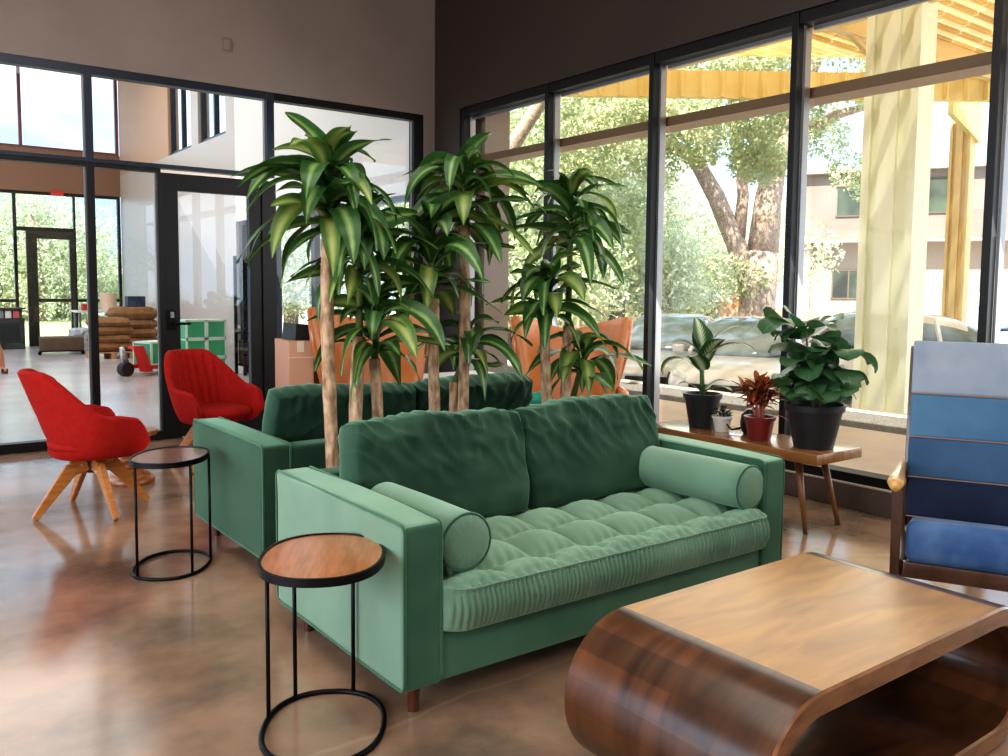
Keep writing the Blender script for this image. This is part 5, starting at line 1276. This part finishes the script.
# ------------------------------------------------------------ parked cars
tyre_m = mat('tyre_black', (40, 38, 38), 0.7); rim_m = mat('wheel_rim', (190, 180, 172), 0.3, 0.6)
cglass = mat('car_glass', (160, 178, 190), 0.06, spec=1.0, col2=(110, 124, 118), nscale=1.5); lamp_m = mat('headlamp', (236, 232, 224), 0.15); amber = mat('amber', (230, 130, 60), 0.3); redl = mat('tail_lamp', (180, 30, 34), 0.3)  # car glass: bright reflections put into its colour
def car(label, loc, rz, paint, suv=False):
    """local +x is the front"""
    t = thing('car', label, 'car', loc, rz, 'cars parked outside the windows')
    L, Wd = 4.5, 1.80; hT = 1.56 if suv else 1.45; belt = 0.92 if suv else 0.90
    # lower body: loft of rounded sections along x
    st = [(-2.25, 0.42, 0.78, 0.74), (-2.15, 0.30, 0.94, 0.82), (-1.7, 0.26, belt + .04, 0.89), (-0.8, 0.22, belt + .02, 0.90), (0.4, 0.22, belt, 0.90), (1.0, 0.24, belt - .04, 0.89), (1.7, 0.28, 0.82, 0.86), (2.08, 0.30, 0.70, 0.78), (2.25, 0.36, 0.58, 0.66)]
    bm = BM(); rings = []
    for x, z0, z1, w in st:
        r = []
        for yy, zz in ((-0.80, z0), (-1.0, z0 + 0.08), (-1.0, z0 + (z1 - z0) * 0.55), (-0.95, z1 - 0.06), (-0.80, z1), (-0.3, z1 + 0.02), (0.3, z1 + 0.02), (0.80, z1), (0.95, z1 - 0.06), (1.0, z0 + (z1 - z0) * 0.55), (1.0, z0 + 0.08), (0.80, z0)):
            r.append(bm.verts.new((x, yy * w, zz)))
        rings.append(r)
    for p, q in zip(rings, rings[1:]):
        for k in range(12): bm.faces.new((p[k], p[(k + 1) % 12], q[(k + 1) % 12], q[k]))
    bm.faces.new(rings[0]); bm.faces.new(list(reversed(rings[-1])))
    body = obj('body', bm, paint, t, smooth=True); ss = body.modifiers.new('sub', 'SUBSURF'); ss.levels = 2; ss.render_levels = 2
    # greenhouse
    rear = -2.0 if suv else -1.75
    gs = [(rear, belt, 0.78, belt + 0.05, 0.70), (rear + 0.42, belt, 0.85, hT - 0.12, 0.62), (-0.7, belt, 0.86, hT, 0.64), (0.1, belt, 0.86, hT - 0.01, 0.63), (0.55, belt, 0.85, hT - 0.14, 0.64), (1.2, belt - 0.04, 0.80, belt + 0.03, 0.72)]
    bm = BM(); rings = []
    for x, z0, w0, z1, w1 in gs:
        rings.append([bm.verts.new(p) for p in ((x, -w0, z0 - .05), (x, -w1 - .02, z1 - .07), (x, -w1 + .10, z1), (x, w1 - .10, z1), (x, w1 + .02, z1 - .07), (x, w0, z0 - .05))])
    for i, (p, q) in enumerate(zip(rings, rings[1:])):
        for k in range(6):
            f = bm.faces.new((p[k], p[(k + 1) % 6], q[(k + 1) % 6], q[k])); f.material_index = 1 if (k in (1, 2, 3) and 1 <= i <= 2) else 0
    bm.faces.new(rings[0]); bm.faces.new(rings[-1])
    g_ = obj('windows', bm, [cglass, paint], t, smooth=True); ss = g_.modifiers.new('sub', 'SUBSURF'); ss.levels = 2; ss.render_levels = 2
    bm = BM()
    for sy in (-1, 1):
        for (xa, wa, za), (xb, wb, zb) in (((0.98, .73, belt), (0.42, .62, hT - .17)), ((-0.15, .80, belt), (-0.2, .655, hT - .10)), ((-1.15, .79, belt), (-1.05, .645, hT - .12))):
            bar(bm, (xa, sy * wa, za), (xb, sy * (wb + .01), zb), 0.06, 0.04)
    obj('pillars', bm, paint, t, auto=30)
    for x in (-1.38, 1.38):
        for sy in (-1, 1):
            bm = BM(); tube(bm, [(x, sy * 0.72, 0.32), (x, sy * 0.91, 0.32)], 0.33, 28); w = obj('wheel', bm, tyre_m, t, auto=40)
            bm = BM(); tube(bm, [(x, sy * 0.90, 0.32), (x, sy * 0.925, 0.32)], 0.22, 20)
            for k in range(5): a_ = k * 2 * PI / 5; bar(bm, (x, sy * 0.93, 0.32), (x + 0.2 * math.cos(a_), sy * 0.93, 0.32 + 0.2 * math.sin(a_)), 0.05, 0.02)
            obj('hubcap', bm, rim_m, w)
    for sy in (-1, 1):
        bm = BM(); tube(bm, [(2.02, sy * 0.46, 0.68), (2.16, sy * 0.50, 0.60), (2.06, sy * 0.64, 0.64), (1.85, sy * 0.74, 0.70)], [0.04, 0.075, 0.07, 0.03], 10); obj('headlamp', bm, lamp_m, t, smooth=True)
        bm = BM(); box(bm, (-2.24, sy * 0.62 - 0.1, 0.72), (-2.12, sy * 0.62 + 0.1, 0.9), 0.02); obj('tail_lamp', bm, redl, t)
        bm = BM(); box(bm, (0.75, sy * 0.95 - 0.09, belt - .02), (0.88, sy * 0.95 + 0.09, belt + .10), 0.03); obj('mirror', bm, paint, t)
    bm = BM(); box(bm, (2.16, -0.42, 0.42), (2.275, 0.42, 0.54), 0.02); obj('grille', bm, tyre_m, t)
white_p = mat('car_paint_white', (238, 232, 228), 0.25, coat=0.6); silver_p = mat('car_paint_silver', (204, 204, 202), 0.3, 0.2, coat=0.6)
def place(px, dp): x, y = at(px, dp); return (x, y, -0.55)
car('white hatchback with its bonnet towards the window behind the dieffenbachia', place(750, 14.0), math.radians(207), white_p)
car('silver car parked left of the white hatchback with its front wheel at the window mullion', place(672, 15.2), math.radians(215), silver_p, False)
car('white station wagon seen from the side beyond the big yellow column', place(862, 14.6), math.radians(122), white_p, True)
car('pale car behind the station wagon at the right window', place(990, 21.5), math.radians(150), silver_p, True)
car('white car half hidden behind the yellow column', place(900, 21), math.radians(205), white_p)

# ------------------------------------------------------------ light, sky, camera
w = bpy.data.worlds.new('World'); scene.world = w; w.use_nodes = True
nt = w.node_tree; nt.nodes.clear()
out = nt.nodes.new('ShaderNodeOutputWorld'); bg = nt.nodes.new('ShaderNodeBackground')
tc = nt.nodes.new('ShaderNodeTexCoord'); mp = nt.nodes.new('ShaderNodeMapping'); mp.inputs['Scale'].default_value = (1, 1, 2.5)
n = nt.nodes.new('ShaderNodeTexNoise'); n.inputs['Scale'].default_value = 2.2; n.inputs['Detail'].default_value = 6
r = nt.nodes.new('ShaderNodeValToRGB'); r.color_ramp.elements[0].position = 0.45; r.color_ramp.elements[1].position = 0.65
r.color_ramp.elements[0].color = lin((160, 194, 232)); r.color_ramp.elements[1].color = (1, 1, 1, 1)
nt.links.new(tc.outputs['Generated'], mp.inputs[0]); nt.links.new(mp.outputs[0], n.inputs[0]); nt.links.new(n.outputs[0], r.inputs[0]); nt.links.new(r.outputs[0], bg.inputs[0])
bg.inputs[1].default_value = 2.6; nt.links.new(bg.outputs[0], out.inputs[0])
sun = bpy.data.lights.new('sun', 'SUN'); sun.energy = 12.0; sun.angle = math.radians(1.0); sun.color = (1.0, 0.95, 0.86)
so = bpy.data.objects.new('sun', sun); C.objects.link(so)
so.rotation_euler = Vector((0.62, 0.30, -0.85)).to_track_quat('-Z', 'Y').to_euler()
def area(name, loc, target, sx, sy, power, col=(1, 1, 1)):
    l = bpy.data.lights.new(name, 'AREA'); l.shape = 'RECTANGLE'; l.size = sx; l.size_y = sy; l.energy = power; l.color = col
    o = bpy.data.objects.new(name, l); C.objects.link(o); o.location = loc
    o.rotation_euler = (Vector(target) - Vector(loc)).to_track_quat('-Z', 'Y').to_euler(); return o
area('ceiling_fill', (0.5, 2.0, 4.5), (0.5, 2.0, 0), 4, 4, 110, (1.0, 0.96, 0.90))  # added fill lamp under the unseen ceiling
area('front_fill', (0.2, -2.0, 4.3), (1.6, 2.4, 0.2), 3, 2, 90, (1.0, 0.95, 0.88))  # added fill near the camera, brightens arm fronts and sofa base
area('left_window_light', (-4.7, 2.0, 2.0), (2, 2.6, 0.6), 6, 3, 190, (0.95, 0.98, 1.0))
area('far_room_fill', (0.5, 14.0, 6.0), (0.5, 14, 0), 6, 8, 560, (1.0, 0.97, 0.93))  # added unseen lamp that brightens the far room
area('right_window_light', (4.70, 3.2, 1.7), (2.0, 3.0, 0.3), 6, 2.4, 60, (1.0, 0.98, 0.94))

cam = bpy.data.cameras.new('camera'); co = bpy.data.objects.new('camera', cam); C.objects.link(co); scene.camera = co
yaw, pitch, roll, f = 0.6424, -0.07925, 0.008914, 864.6
cam.sensor_width = 36; cam.lens = f / 1008 * 36; cam.shift_y = -(378 - 356.8) / 1008; cam.clip_start = 0.05; cam.clip_end = 300
fw = Vector((math.cos(pitch) * math.sin(yaw), math.cos(pitch) * math.cos(yaw), math.sin(pitch))); rt = Vector((math.cos(yaw), -math.sin(yaw), 0)); up = rt.cross(fw)
r2 = rt * math.cos(roll) + up * math.sin(roll); u2 = -rt * math.sin(roll) + up * math.cos(roll)
co.matrix_world = Matrix(((r2.x, u2.x, -fw.x, 0), (r2.y, u2.y, -fw.y, 0), (r2.z, u2.z, -fw.z, 1.31), (0, 0, 0, 1)))
scene.view_settings.view_transform = 'Standard'
scene.view_settings.look = 'Medium High Contrast'
scene.view_settings.exposure = 0.3
scene.cycles.max_bounces = 10; scene.cycles.transparent_max_bounces = 24; scene.cycles.use_denoising = True
scene.cycles.caustics_reflective = False; scene.cycles.caustics_refractive = False; scene.cycles.sample_clamp_indirect = 4.0
